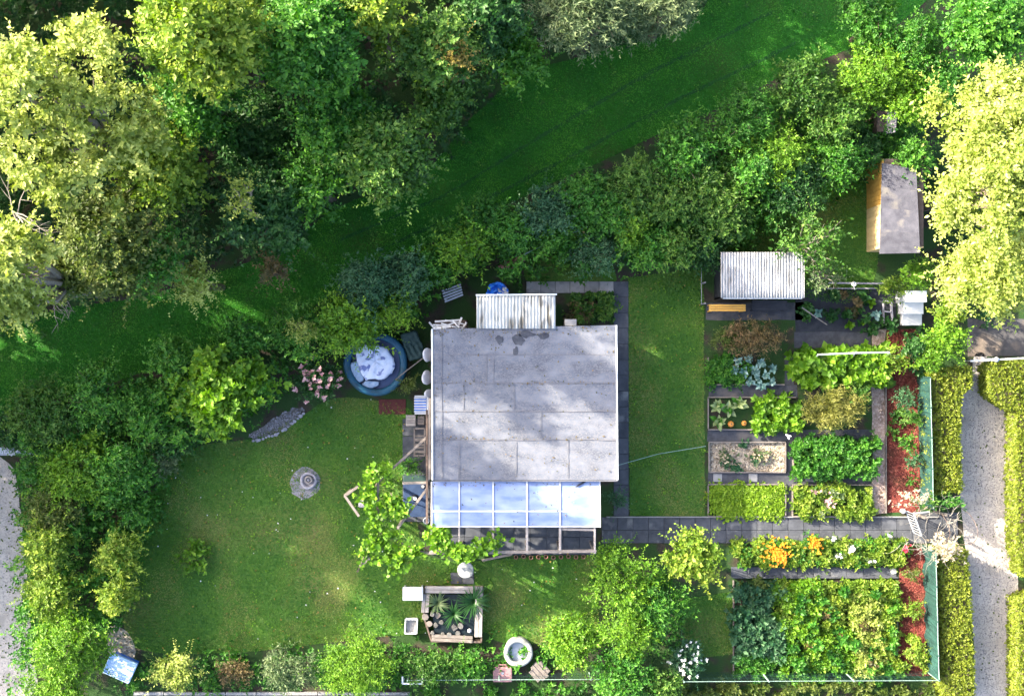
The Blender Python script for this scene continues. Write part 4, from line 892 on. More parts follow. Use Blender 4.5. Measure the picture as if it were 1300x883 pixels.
def wire_fence(lb, x0, y0, x1, y1, h, step=2.2):
    a_, b_ = P(x0,y0), P(x1,y1); L = (b_-a_).length; r_ = empty('wire_fence', (a_.x,a_.y,0), lb, 'fence'); d = (b_-a_)/L
    n = max(1,int(L/step))
    for i in range(n+1): q = a_ + d*L*i/n; MB().tube([(q.x,q.y,0),(q.x,q.y,h+.05)],.025,6).build('post', M['wire'], r_)
    MB().tube([a_+Vector((0,0,h)), a_+d*L*.5+Vector((0,0,h-.02)), b_+Vector((0,0,h))],.011,5).build('top_rail', M['wire'], r_)
    mb = MB()
    for z in np.arange(.1,h,.2): mb.bar(a_+Vector((0,0,z)), b_+Vector((0,0,z)), .006, .006)
    for s_ in np.arange(0,L,.2): q = a_+d*s_; mb.bar(q+Vector((0,0,.05)), q+Vector((0,0,h)), .005, .005)
    tag(mb.build('wire_mesh', M['net'], r_), kind='stuff')
wire_fence('long pale wire fence below the vegetable plot', 862,852.5,1176,851,1.3)
wire_fence('wire fence along the bottom behind pond and planter', 520,854,862,852.5,.95)
kb = empty('border_kerb', P(340,880,0), 'pale kerb with dark joint along the bottom left border', 'kerb')
for i in range(9): MB().box(P(170+i*39,0).x+.01,P(170+(i+1)*39,0).x-.01,P(0,881).y,P(0,877).y,0,.12 + random.uniform(-.01,.01)).build('kerb_stone', M['slabl'], kb, bevel=.01)
gt = empty('trellis_frame', P(524,867,0), 'white square frame standing at the bottom edge among bushes', 'frame')
for p_, q_ in (((511,867),(536,867)),((536,867),(536,858)),((511,867),(511,858))): MB().bar(P(*p_,.9),P(*q_,.9),.045,.05).build('rail', M['whiteg'], gt)
for x in (511,536): q=P(x,867,.9); MB().bar((q.x,q.y,0),(q.x,q.y,.87),.04,.04).build('leg', M['whiteg'], gt)
# entrance gate, standing open
eg = empty('entrance_gate', P(1165,655,0), 'grey metal garden gate standing open at the entrance', 'gate')
g0, g1 = P(1160,652,1.0), P(1170,680,1.0)
MB().bar(g0, g1, .04, .05).build('top_rail', M['galv'], eg); MB().bar(P(1160,651,1.0), P(1180,649,1.0), .04, .05).build('header', M['galv'], eg)
a_, b_ = Vector((g0.x,g0.y,.12)), Vector((g1.x,g1.y,.12)); MB().bar(a_, b_, .035, .04).build('bottom_rail', M['galv'], eg)
for i in range(9): p_ = Vector((g0.x,g0.y,0)).lerp(Vector((g1.x,g1.y,0)), i/8); MB().box(p_.x-.01,p_.x+.01,p_.y-.01,p_.y+.01,.13,.98).build('bar', M['galv'], eg)
for p_ in (P(1160,651),P(1186,648),P(1188,690)): MB().box(p_.x-.035,p_.x+.035,p_.y-.035,p_.y+.035,0,1.3).build('post', M['wood'], eg)
# barrier at the lane, west gate
bg = empty('lane_gate', P(1268,455,0), 'white metal gate across the end of the gravel path', 'gate')
MB().bar(P(1232,458,1.1),P(1345,452,1.1),.05,.06).build('top_rail', M['white'], bg); MB().bar(P(1232,458,.3),P(1345,452,.3),.04,.04).build('bottom_rail', M['white'], bg)
for i in range(24): p_ = P(1234+i*4.6,458-i*.245,1.08); MB().box(p_.x-.01,p_.x+.01,p_.y-.01,p_.y+.01,.33,1.07).build('bar', M['white'], bg)
p_ = P(1265,456.3,1.15); MB().lathe((p_.x,p_.y,1.1),[(.0001,.12),(.07,.1),(.08,.03),(.06,0)],12).build('post_cap', M['white'], bg, smooth=True); MB().box(p_.x-.05,p_.x+.05,p_.y-.05,p_.y+.05,0,1.1).build('post', M['whiteg'], bg)
for p_, q_, lb in (((1278,452),(1300,460),'x'),): pass
wg = empty('path_gate', P(20,575,0), 'light blue grey metal gate at the top of the left path', 'gate')
MB().bar(P(-30,575.5,1.1),P(62,573,1.1),.06,.06).build('top_rail', M['galv'], wg); MB().bar(P(-30,578,.25),P(62,575,.25),.04,.04).build('bottom_rail', M['galv'], wg)
for i in range(16): p_ = P(-28+i*5.8,575.4-i*.15,1.07); MB().box(p_.x-.01,p_.x+.01,p_.y-.01,p_.y+.01,.27,1.07).build('bar', M['galv'], wg)
MB().bar(P(-30,570,1.15),P(18,571.5,1.15),.16,.05).build('board', M['galv'], wg); MB().tube([P(14,578,1.2),P(24,571,1.2)],.03,6).build('latch', M['galv'], wg)
# pale blue crate bottom left
c = P(152,848,.5); bb = empty('storage_tub', (c.x,c.y,0), 'pale blue open plastic tub tilted beside the lower left bush', 'tub')
an = R(-24); dx, dy = Vector((math.cos(an), math.sin(an),0)), Vector((-math.sin(an), math.cos(an),0))
def ob(a0,a1,b0,b1,z0,z1,nm,m):
    ring = lambda z: [c*1 + dx*a_ + dy*b_ + Vector((0,0,z-c.z)) for a_, b_ in ((a0,b0),(a1,b0),(a1,b1),(a0,b1))]
    MB().quad8(ring(z0), ring(z1)).build(nm, m, bb, bevel=.015)
M['palebl'] = surf('pale_blue_plastic', (.42,.58,.80), (.52,.66,.86), 4, .4, .1, 20, spec=.5)
ob(-.42,.42,-.3,.33,.38,.46,'tray',M['palebl']); ob(-.40,.40,-.28,.31,0,.378,'body',M['blueb']); ob(-.44,.44,.33,.36,.38,.52,'rim',M['palebl']); ob(-.44,.44,-.33,-.3,.38,.52,'rim',M['palebl']); ob(.42,.45,-.3,.33,.38,.52,'rim',M['palebl']); ob(-.45,-.42,-.3,.33,.38,.52,'rim',M['palebl'])

#FOLIAGE
exec_foliage = True
# ------------------------------------------------------------ big trees upper left
def tree(name, lb, px, py, r, h, m, **kw):
    kw.setdefault('L', .2); kw.setdefault('jit', .8); kw.setdefault('dens', 12); kw.setdefault('k', 9); kw.setdefault('length', .5); kw.setdefault('low', .42)
    kw.setdefault('lr', r*(H-h*.7)/H/S*.27); kw.setdefault('n', 34); kw.setdefault('zf', .72); kw.setdefault('wr', .55); kw.setdefault('woodr', h*.02)
    return plant(name, lb, 'tree', px, py, r, h, m, **kw)
TREES = [
 ('broadleaf_tree','green tree in the dense canopy between the dark gap and the track bend',400,235,52,5.5,'green',dict(n=22,lr=.42)),
 ('broadleaf_tree','mid green tree on the track side below the orange tinged tree',560,130,44,5.5,'mid',dict(n=18,lr=.4)),
 ('broadleaf_tree','dark green tree below the willow at the upper track edge',655,75,42,4.5,'green',dict(n=16,lr=.38)),
 ('broadleaf_tree','olive tree merging with the corner tree on its lower right',250,130,62,6.8,'green',dict(n=24,lr=.5)),
 ('broadleaf_tree','green tree along the left track edge under the shaded tree',90,345,48,5.5,'olive',dict(n=18,lr=.42)),
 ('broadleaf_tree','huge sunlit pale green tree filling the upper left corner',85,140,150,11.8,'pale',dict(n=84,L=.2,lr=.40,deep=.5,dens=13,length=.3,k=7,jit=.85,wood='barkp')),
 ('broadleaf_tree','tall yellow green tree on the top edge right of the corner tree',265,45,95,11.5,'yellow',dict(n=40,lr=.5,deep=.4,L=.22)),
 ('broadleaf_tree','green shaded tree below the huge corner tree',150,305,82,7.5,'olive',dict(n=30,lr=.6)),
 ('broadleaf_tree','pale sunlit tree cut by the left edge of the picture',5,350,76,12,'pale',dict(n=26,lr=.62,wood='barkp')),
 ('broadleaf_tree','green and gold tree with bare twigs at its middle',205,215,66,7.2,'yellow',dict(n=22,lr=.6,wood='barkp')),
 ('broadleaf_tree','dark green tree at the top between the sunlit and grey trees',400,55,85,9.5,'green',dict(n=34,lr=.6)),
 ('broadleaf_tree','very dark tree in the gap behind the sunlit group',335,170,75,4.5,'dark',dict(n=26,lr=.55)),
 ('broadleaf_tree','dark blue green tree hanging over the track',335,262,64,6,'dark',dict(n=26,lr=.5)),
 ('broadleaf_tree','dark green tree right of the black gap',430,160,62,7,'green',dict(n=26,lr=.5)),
 ('broadleaf_tree','light green rounded tree beside the bend of the track',495,205,64,7.5,'mid',dict(n=32,lr=.5,wood='barkp')),
 ('broadleaf_tree','yellowish small tree at the top edge near the middle',480,20,45,8.5,'yellow',dict(n=16,lr=.45)),
 ('broadleaf_tree','green tree with orange tinged leaves near the top middle',560,70,60,7.5,'mid',dict(n=24,lr=.45)),
 ('broadleaf_tree','golden leaved branch crown beside the orange tinged tree',578,82,26,7.8,'gold',dict(n=8,lr=.32,L=.14)),
 ('broadleaf_tree','dark tree at the top edge left of the silvery willow',620,20,55,6.5,'dark',dict(n=22,lr=.45)),
 ('willow_tree','silvery grey willow hanging over the upper side of the track',750,20,92,6,'silver',dict(n=36,lr=.5,asp=.75,wr=.28,L=.2)),
 ('willow_tree','smaller silver willow at the right end of the tree row',845,10,45,5.5,'silver',dict(n=16,lr=.4,wr=.28,L=.2)),
 ('small_tree','light green drooping tree overhanging the track on the left',250,358,36,5,'pale',dict(n=14,lr=.34,L=.14)),
 ('small_tree','green tree at the lower left end of the tree belt',195,330,55,6.5,'green',dict(n=22,lr=.42,L=.15)),
 ('small_tree','small russet brown tree on the upper edge of the track',345,343,24,3,'brown',dict(n=9,lr=.26,L=.12)),
 ('small_tree','thin tree with cream leaves and bare twigs in the dark gap',312,255,34,8,'pale',dict(n=7,lr=.3,L=.14,dens=6,wood='barkp')),
 ('broadleaf_tree','bright sunlit tree on the right edge above the lane',1260,230,106,9,'pale',dict(n=58,lr=.5,L=.17,asp=1.75,dens=22,k=8,jit=.9)),
 ('broadleaf_tree','sunlit lower crown of the tree beside the lane',1248,345,58,6.5,'pale',dict(n=26,lr=.5,L=.16,dens=16)),
 ('broadleaf_tree','green tree in the upper right corner',1250,35,60,6.0,'green',dict(n=30,lr=.55)),
]
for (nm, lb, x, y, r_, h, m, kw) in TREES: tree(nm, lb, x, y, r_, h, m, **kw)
# unseen belt trees west and north; some added, all filled out, to cast shade
for (x, y, r_, h, m, lb) in ((-170,60,150,14,'pale','tall pale tree of the belt just beyond the left edge'),(-360,-60,170,15,'green','tallest green tree of the belt far beyond the upper left corner'),(-120,-170,150,14,'mid','tree beyond the upper left corner of the picture'),
        (90,-190,150,13,'mid','tree beyond the top edge above the huge corner tree'),(300,-190,150,12,'green','green tree beyond the top edge above the dark trees'),(480,-140,130,9.5,'mid','medium added shade tree beyond the top edge near the middle'),(680,-170,120,8.5,'mid','lower added shade tree beyond the top edge above the willow'),
        (850,-150,110,8,'green','lowest added shade tree beyond the top edge right of the willow'),(-300,300,150,13.5,'green','added shade tree beyond the left edge level with the track'),(-250,440,140,10.2,'mid','lower added shade tree beyond the left edge above the path gate'),(-60,330,100,8.6,'green','small added shade tree beyond the left edge at the end of the track'),(-200,660,150,5.0,'mid','low added shade tree beyond the left gravel path')):
    tree('broadleaf_tree', lb, x, y, r_, h, m, n=60, deep=.95, L=.34, dens=7, lr=.95*r_/150, k=8, length=.6, zf=0, low=.12)

# ------------------------------------------------------------ shrubs
SHR = [  # name, label, px, py, r, h, mat, kwargs
 ('shrub','fresh green shrub behind the lean to and the log',700,300,34,2.2,'green',{}),
 ('shrub','fresh green shrub above the narrow lawn end',800,285,40,2.6,'lime',{}),
 ('shrub','fresh green shrub between the olive thickets',955,215,44,3.0,'green',{}),
 ('shrub','leafy green shrub along the track behind the blue bush',775,275,36,2.8,'green',{}),
 ('shrub','green shrub on the track edge left of the log',610,275,32,2.6,'green',{}),
 ('shrub','leafy shrub at the far left above the path gate',55,528,58,2.6,'mid',{}),
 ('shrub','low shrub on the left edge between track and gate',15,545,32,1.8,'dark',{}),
 ('shrub','tall green shrub along the lower side of the track on the left',130,498,48,2.8,'green',{}),
 ('shrub','green shrub left of the big lime bush',185,520,45,2.4,'green',{}),
 ('shrub','green shoots standing above the big lime bush',222,455,38,2.6,'green',{}),
 ('shrub','big lime green broad leaved bush beside the lawn',277,496,72,2.7,'lime',dict(L=.27,wr=.62,length=.36,k=8,dens=11,n=30,lr=.36,deep=.3)),
 ('shrub','green shrub right of the shoots near the track',305,428,38,2.4,'green',{}),
 ('shrub','dark feathery shrub in the middle of the left hedgerow',378,412,42,2.6,'green',dict(wr=.35)),
 ('shrub','small shrub with cream shoots above the pink hydrangea',385,420,24,2.9,'pale',dict(L=.1,dens=14)),
 ('hydrangea','pink flowering hydrangea at the upper corner of the lawn',402,482,34,1.5,'dark',dict(extra=('blossoms','pink',40,.10))),
 ('shrub','bright green bush hanging over the round pool',440,410,52,2.8,'lime',dict(wr=.4,L=.2,dens=12,length=.5)),
 ('shrub','bright green arching bush between pool and house corner',500,395,36,2.4,'lime',dict(wr=.35,L=.14,dens=14)),
 ('shrub','dark blue green bush above the pool bushes',462,360,44,2.9,'blue',{}),
 ('shrub','grey green bush left of the slatted bench',515,350,42,2.6,'blue',{}),
 ('shrub','dark green bush above the slatted bench',548,338,34,2.4,'green',{}),
 ('shrub','fern like bright shrub above the slatted bench',592,318,40,2.9,'lime',dict(wr=.3,L=.22,length=.6,dens=11)),
 ('shrub','dark green shrub left of the log',570,308,34,2.6,'green',{}),
 ('shrub','green shrub above the log by the track',640,290,44,2.8,'green',{}),
 ('shrub','blue green shrub at the track above the green wire',695,268,42,2.8,'blue',{}),
 ('shrub','round blue green bush behind the house',757,325,40,2.2,'blue',dict(L=.1)),
 ('shrub','dark shrub above the round blue green bush',745,250,46,3,'green',{}),
 ('shrub','yellow green shrub at the top end of the narrow lawn',860,318,40,2.4,'mid',{}),
 ('shrub','light green shrub between the blue bush and the narrow lawn',825,310,42,2.4,'green',{}),
 ('shrub','tall mid green shrub in the middle of the diagonal hedgerow',805,240,50,3,'mid',{}),
 ('shrub','pale blotched shrub right of the tall mid green shrub',850,255,40,3,'mid',{}),
 ('shrub','green shrub along the track in the middle of the hedgerow',870,190,52,3.2,'green',{}),
 ('shrub','mid green tangled shrub in the middle of the diagonal hedgerow',905,245,50,3,'mid',dict(dens=14)),
 ('shrub','mid green shrub at the lower edge of the tangled shrub',915,275,46,2.8,'mid',{}),
 ('shrub','dark green shrub at the lower edge above the shaded grass',900,318,34,2.2,'dark',{}),
 ('shrub','tall green shrub along the upper track',945,150,55,3.4,'green',dict(wr=.35)),
 ('shrub','bright green thicket in the upper middle of the hedgerow',985,195,56,3.2,'lime',dict(L=.12)),
 ('shrub','dark shrub above the shaded grass left of the ochre shed',1010,235,52,2.9,'dark',{}),
 ('shrub','dense green shrub left of the old grey shed',1060,205,46,2.9,'green',{}),
 ('shrub','green thicket along the upper track near the top right',1020,110,52,3.5,'mid',{}),
 ('shrub','mid green thicket between the upper track and the old shed',1060,150,48,3.4,'mid',{}),
 ('shrub','sunlit lime green thicket left of the bright tree',1110,95,55,3.6,'lime',{}),
 ('shrub','green shrub at the top edge right of the track',1105,30,50,3.8,'green',{}),
 ('shrub','green shrub at the top edge further right',1165,60,50,4.0,'green',{}),
 ('shrub','green bush in the gap between corner tree and bright tree',1192,112,42,3.8,'green',{}),
 ('shrub','green bush between the old shed and the bright tree',1155,130,40,3.4,'lime',{}),
 ('shrub','dark bush around the top of the ochre shed',1155,205,32,2.6,'green',{}),
 ('shrub','dark low bush above the ochre shed roof',1095,185,30,2.4,'dark',{}),
 # left border, lower half
 ('shrub','green bush below the gate of the left path',95,600,58,2.6,'lime',{}),
 ('shrub','broad green bush at the upper left end of the lawn',150,600,50,2.6,'green',{}),
 ('shrub','olive bush along the left path above the sunlit ones',70,650,42,2.6,'olive',{}),
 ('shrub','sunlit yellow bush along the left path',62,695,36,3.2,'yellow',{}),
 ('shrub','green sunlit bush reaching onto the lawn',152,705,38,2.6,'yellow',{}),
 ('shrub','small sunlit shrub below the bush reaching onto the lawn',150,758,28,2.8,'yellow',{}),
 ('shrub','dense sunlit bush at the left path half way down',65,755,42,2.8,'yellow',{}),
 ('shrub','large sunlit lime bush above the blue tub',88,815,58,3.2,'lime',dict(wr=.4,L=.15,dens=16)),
 ('shrub','green bush in the lower left corner of the picture',75,872,50,2.6,'lime',dict(wr=.4,L=.14)),
 ('shrub','purple brown shrub by the blue green plants at the lawn edge',150,655,22,1.4,'brown',dict(L=.08)),
 ('shrub','silvery plant at the upper left corner of the lawn',205,590,26,1.4,'silver',dict(L=.1)),
 ('shrub','small leafy seedling bush alone on the lawn',243,706,27,.6,'lime',dict(L=.17,dens=14,n=9,lr=.2,length=.22,wr=.6)),
 ('shrub','dark shrub below the lime bush beside the lawn',215,560,32,1.6,'dark',{}),
 # bottom border
 ('shrub','sunlit cream green shrub right of the blue tub',225,850,46,1.9,'pale',dict(asp=.7,L=.12,n=16)),
 ('shrub','low purple red shrub in the bottom border',298,853,27,.8,'brown',dict(L=.09,n=10)),
 ('shrub','silver leaved shrub right of the purple shrub',368,848,46,1.8,'silver',dict(asp=.8,L=.12,wr=.4)),
 ('shrub','round bright green bush at the bottom edge',452,842,56,1.9,'lime',dict(L=.09,dens=40,n=22)),
 ('shrub','feathery green shrub in front of the pond',545,850,42,1.5,'mid',dict(asp=.7,wr=.35,L=.14)),
 ('shrub','low green shrub between pond and carry case',595,850,32,1.1,'green',dict(asp=.75)),
 ('shrub','bright green bush right of the concrete planter',728,815,44,1.8,'lime',{}),
 ('shrub','large bright green bush right of the lawn below the veranda',792,735,58,2.6,'lime',dict(L=.12)),
 ('shrub','pale topped broad leaved bush beside the garden path',878,705,46,2.6,'yellow',dict(L=.17,wr=.6,dens=14)),
 ('shrub','dark green shrub in the middle of the lower shrubbery',835,770,50,2.2,'green',dict(L=.14)),
 ('shrub','bright feathery shrub in the middle of the lower shrubbery',800,800,42,2.3,'lime',dict(wr=.35)),
 ('shrub','dark shrub at the bottom edge left of the white flowers',790,855,48,1.9,'green',{}),
 ('shrub','low green shrub at the bottom edge by the white flowers',840,872,36,1.6,'mid',{}),
 ('flowering_shrub','green shrub with white flowers at the lower fence',873,838,27,1.4,'blue',dict(extra=('blossoms','white',45,.06))),
 ('shrub','small grey green plant beside the veranda and narrow lawn',783,633,18,1.0,'blue',dict(L=.08,n=6)),
 ('shrub','green plant beside the striped chair',520,488,14,1.2,'olive',dict(L=.1,n=5)),
 ('shrub','small green plant behind the vine frame',520,592,16,.9,'green',dict(L=.1,n=5)),
 # right garden
 ('small_tree','airy pale green tree leaning over the corrugated shed',1030,308,54,3.6,'mid',dict(L=.16,dens=7,n=18,lr=.38,length=.55,wood='barkp')),
 ('small_tree','sparse silver twigs of the tree below the ochre shed',1045,350,34,2.9,'silver',dict(L=.13,dens=6,n=9,lr=.26,length=.45,wood='barkp')),
 ('shrub','lime green bush below the ochre shed',1165,347,26,1.8,'lime',dict(wr=.35,L=.16,dens=14)),
 ('shrub','spiky lime plant at the left of the white boxes',1132,365,20,1.4,'yellow',dict(wr=.28,L=.2,dens=14,n=6)),
 ('shrub','bright lime bush on the corner above the clipped hedge',1200,432,34,2.0,'lime',dict(L=.14,dens=22)),
 ('shrub','small lime bush beside the teal fence top',1180,458,20,1.6,'lime',dict(L=.13,n=7)),
 ('shrub','green bush between the bright tree and the lime bush',1205,395,24,2.0,'yellow',{}),
 ('shrub','dark ivy bush behind the teal fence top',1160,440,18,1.5,'dark',dict(n=6)),
 ('shrub','brown green shrub at the top of the vegetable beds',958,428,46,1.3,'brown',dict(asp=.6,wr=.3,L=.14,dens=45,n=18)),
 ('shrub','olive shrub at the left top of the vegetable beds',925,430,28,1.0,'olive',dict(asp=.7,wr=.3,L=.13,dens=50)),
 ('asparagus_plant','yellow green feathery asparagus in the second bed row',1060,518,48,1.2,'asparagus',dict(asp=.58,wr=.22,L=.15,dens=110,n=26,jit=.5,length=.2)),
 ('shrub','green plants at the right of the asparagus',1090,505,22,1.0,'mid',dict(L=.1,n=7)),
 ('shrub','blue green bush in the red mulch above the gate',1148,506,20,1.0,'blue',dict(L=.09,n=7)),
 ('shrub','green leafy plant in the red mulch near the pink gravel',1152,560,16,.8,'green',dict(L=.12,n=6,dens=16)),
 ('shrub','green rose bush in the red mulch by the teal fence',1160,530,15,1.0,'mid',dict(L=.1,n=5)),
 ('shrub','olive climbing plant at the right end of the bean frame',1138,455,22,1.1,'yellow',dict(L=.13,n=7,dens=14)),
 ('shrub','rose bush at the teal fence just above the gate arch',1162,585,14,1.0,'blue',dict(L=.09,n=5)),
 ('shrub','olive rose bush at the top of the lower mulch strip',1160,728,14,.8,'olive',dict(L=.09,n=5)),
 ('shrub','olive rose bush in the middle of the lower mulch strip',1160,775,16,.8,'yellow',dict(L=.1,n=6)),
 ('shrub','sunlit rose bush at the bottom of the lower mulch strip',1165,830,20,.8,'yellow',dict(L=.1,n=7)),
]
for (nm, lb, x, y, r_, h, m, kw) in SHR:
    kw = dict(kw); big = r_ > 30
    kw.setdefault('L', .15); kw.setdefault('jit', .75); kw.setdefault('deep', .4); kw.setdefault('dens', 19 if big else 24); kw.setdefault('length', .32 if big else .2); kw.setdefault('lr', None)
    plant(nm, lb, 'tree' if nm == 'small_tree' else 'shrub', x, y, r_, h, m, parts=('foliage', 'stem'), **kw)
# dead branches
def dead(name, lb, x, y, z, n, ln, m='twig', r0=.03, cat='branch', spread=6.28, a0=0, base=None):
    c = P(x, y, z); r_ = MB()
    for i in range(n):
        a_ = a0 + random.uniform(-spread/2, spread/2); p = [Vector((c.x + random.uniform(-.1,.1), c.y + random.uniform(-.1,.1), z))]; L = ln*random.uniform(.6,1.1)
        for s_ in range(5): a_ += random.uniform(-.35,.35); p.append(p[-1] + Vector((math.cos(a_)*L/5, math.sin(a_)*L/5, random.uniform(-.04,.08)*L)))
        r_.tube(p, [r0*(1-.18*k) for k in range(6)], 5)
        for s_ in (2,3,4):
            b_ = a_ + random.choice((-1,1))*random.uniform(.5,1.1); e_ = p[s_] + Vector((math.cos(b_), math.sin(b_), .1))*L*.3
            r_.tube([p[s_], p[s_].lerp(e_,.5)+Vector((0,0,.03)), e_], [r0*.45,r0*.3,r0*.1], 4)
    if base: r_.tube([(c.x,c.y,0),(c.x,c.y,z)], r0, 6)
    o = r_.build(name, M[m], None, loc=(c.x,c.y,0)); return tag(o, lb, cat)
dead('bare_tree', 'bare grey branches spreading over the track at the left', 66,368,3.6,7,1.3,'barkp',.02,'tree',2.6,-1.3,True)
dead('bare_tree', 'pale dead branches near the left edge of the picture', 20,275,8,6,1.6,'twig',.022,'tree',3,0.3,True)

# grapevine
def vine(lb, pts, n, z, m='lime', L=.15):
    c = P(*pts[0], 0); r_ = empty('grapevine', (c.x,c.y,0), lb, 'vine')
    path = [P(x,y,z) - c for x, y in pts]; C = []
    for i in range(n):
        k = random.randrange(len(path)-1); t = random.random(); q = path[k].lerp(path[k+1], t); C.append((q.x + random.gauss(0,.13), q.y + random.gauss(0,.13), z + random.gauss(0,.09)))
    C = np.array(C); g = sprigs(C, nrm(rng.normal(0,1,C.shape)*np.array([1,1,.3]) + UP*.8), .16, 4, L, .85, .5, .5)
    link('foliage', mesh_np('vine_leaves', *g), LF[m], r_)
    mb = MB(); mb.tube([Vector((0,0,0)), Vector((.03,0,z*.6)), path[0]], [.03,.025,.02], 6); mb.tube(path, .018, 5); mb.build('stem', M['bark'], r_, local=True)
vine('grapevine over the upper arm of the timber frame', [(480,612),(498,590),(470,600),(472,625),(462,632)], 95, 2.15)
vine('grapevine hanging down the middle of the timber frame', [(480,666),(478,640),(500,645),(515,650),(495,625)], 115, 2.15)
vine('grapevine at the lower left end of the timber frame', [(458,717),(470,680),(490,700),(500,722),(515,700),(530,698),(465,668)], 230, 2.15)
vine('grapevine on the veranda front with one long shoot', [(560,690),(555,675),(565,692),(580,700),(600,705)], 170, 2.3)
vine('long shoot of vine reaching across the open rafters', [(595,703),(612,695),(625,690),(638,684)], 60, 2.35)

# clipped hedges
def hedge(lb, pts, h, dens=420):
    """pts: outline in photograph pixels at hedge top height"""
    top = [P(x, y, h*.85) for x, y in pts]; base = [(v.x, v.y) for v in top]; c = top[0]
    r_ = empty('clipped_hedge', (c.x, c.y, 0), lb, 'hedge'); a_ = np.array(base)
    area = abs(sum(base[i][0]*base[(i+1)%len(base)][1] - base[(i+1)%len(base)][0]*base[i][1] for i in range(len(base))))/2
    n = int(area*dens); q = to_w(inpoly([( v.x*S + CX, CY - v.y*S) for v in top], n)); q[:, 2] = h - .12 + .04*np.sin(q[:,0]*5)*np.sin(q[:,1]*4.3) - rng.random(n)**2*.18
    parts = [sprigs(q, np.tile(UP,(n,1)), .1, 5, .075, .6, .3, .7, np.clip(.5+.25*np.sin(q[:,0]*9+q[:,1]*3)*np.sin(q[:,1]*7)+rng.normal(0,.2,n),0,1))]
    for i in range(len(base)):
        p_, e_ = np.array(base[i]), np.array(base[(i+1)%len(base)]); L = np.linalg.norm(e_-p_); m_ = int(L*h*dens*.45)
        if m_ < 2: continue
        t = rng.random((m_,1)); nn = np.array([(e_-p_)[1], -(e_-p_)[0], 0])/L
        cen = a_.mean(0); 
        if np.dot(nn[:2], (p_+e_)/2 - cen) < 0: nn = -nn
        q = np.concatenate([p_ + (e_-p_)*t, rng.uniform(.05, h-.1, (m_,1))], 1) - nn*.05*rng.random((m_,1))
        parts.append(sprigs(q, np.tile(nn + UP*.4,(m_,1)), .09, 5, .075, .6, .1, .6))
    V, F, T = join_geo(parts); V = V - np.array([c.x, c.y, 0]); link('foliage', mesh_np('hedge_leaves', V, F, T), LF['hedge'], r_)
    mb = MB(); cen = a_.mean(0); ins_ = [(x + (cen[0]-x)*.12 - c.x, y + (cen[1]-y)*.04 - c.y) for x, y in base]; mb.prism(ins_, 0, h-.34); mb.build('twig_core', M['bark'], r_, local=True)
hedge('clipped hedge between teal fence and gravel path above the gate', [(1181,474),(1232,467),(1232,490),(1219,502),(1217,560),(1219,622),(1184,626),(1182,560)], 1.2)
hedge('clipped hedge between teal fence and gravel path below the gate', [(1192,700),(1226,699),(1231,760),(1236,890),(1200,890)], 1.2)
hedge('broad clipped hedge head at the top right of the gravel path', [(1256,464),(1320,456),(1320,520),(1280,517),(1258,500)], 1.3)
hedge('long clipped hedge along the right edge of the gravel path', [(1292,517),(1335,520),(1335,730),(1299,730),(1293,700),(1291,620)], 1.3)
hedge('clipped hedge in the lower right corner of the picture', [(1294,765),(1330,750),(1330,900),(1294,900)], 1.3)

# rose arch with bleached twigs
ar = empty('rose_arch', P(1190,660,0), 'rose arch of bleached twigs over the entrance gate', 'arch')
for x in (1180,1214):
    for (y0, y1) in ((640,690),):
        pts = []
        for t in range(9):
            u = t/8; yy = y0 + (y1-y0)*u; zz = 2.1*math.sin(math.pi*min(max(u,0.001),.999))**.5
            q0 = P(x*.5+1197*.5 + (x-1197)*.5, yy, 0); pts.append((q0.x, q0.y, zz))
        MB().tube(pts, .010, 6).build('hoop', M['woodd'], ar)
mb = MB()
for i in range(70):
    x, y = random.choice(((1175,640),(1190,650),(1205,640),(1180,695),(1195,700),(1165,690),(1210,660))); z = random.uniform(.8,2.0)
    p = [P(x + random.gauss(0,8), y + random.gauss(0,6), z)]; a_ = random.uniform(0,6.28)
    for s_ in range(5): a_ += random.uniform(-.6,.6); p.append(p[-1] + Vector((math.cos(a_)*.13, math.sin(a_)*.13, random.uniform(-.06,.06))))
    mb.tube(p, [.008,.007,.006,.005,.003,.002], 4)
tag(mb.build('twigs', M['twig'], ar), kind='stuff')
for (x, y, n_, s1, s2, m, nm) in ((1185,635,60,14,5,'mid','foliage'),(1208,638,45,8,4,'green','foliage'),(1200,695,150,9,8,'straw','dry_leaves'),(1160,632,60,12,5,'straw','dry_leaves')):
    q = np.array([tuple(P(x + random.gauss(0,s1), y + random.gauss(0,s2), random.uniform(.9,1.9))) for _ in range(n_)]) - np.array(P(1190,660,0))
    link(nm, mesh_np(nm, *sprigs(q, np.tile(UP,(n_,1)), .14, 6, .08, .5)), LF[m], ar)

# ------------------------------------------------------------ vegetable beds
leafmesh = None
def big_leaf_mesh(nm, L=1.0):
    V, F, T = [], [], []; nx, ny = 4, 5
    prof = [.10,.42,.52,.46,.26,.03]
    for j in range(ny+1):
        t = j/ny
        for i in range(nx+1):
            u = (i/nx-.5)*2; wv = .05*math.sin(j*2.3 + i*1.9)*abs(u); V.append((u*prof[j]*.62, t, .22*math.sin(t*2.2) + .16*abs(u)*prof[j]*1.5 + wv)); T.append((.35+.4*(1-abs(u)), .5))
    for j in range(ny):
        for i in range(nx): k = j*(nx+1)+i; F += [(k,k+1,k+nx+2),(k,k+nx+2,k+nx+1)]
    return mesh_np(nm, np.array(V)*L, np.array(F), np.array(T), True)
KM = []
for t_ in (.0,.45,.9):
    me = big_leaf_mesh('kale_leaf'); at = me.color_attributes['tint']; arr = np.zeros(len(at.data)*4, np.float32); at.data.foreach_get('color', arr); arr = arr.reshape(-1,4); arr[:,1] = t_; at.data.foreach_set('color', arr.ravel()); me.materials.append(M['kale']); KM.append(me)
CM = KM[0].copy(); CM.materials.clear(); CM.materials.append(LF['blue'])
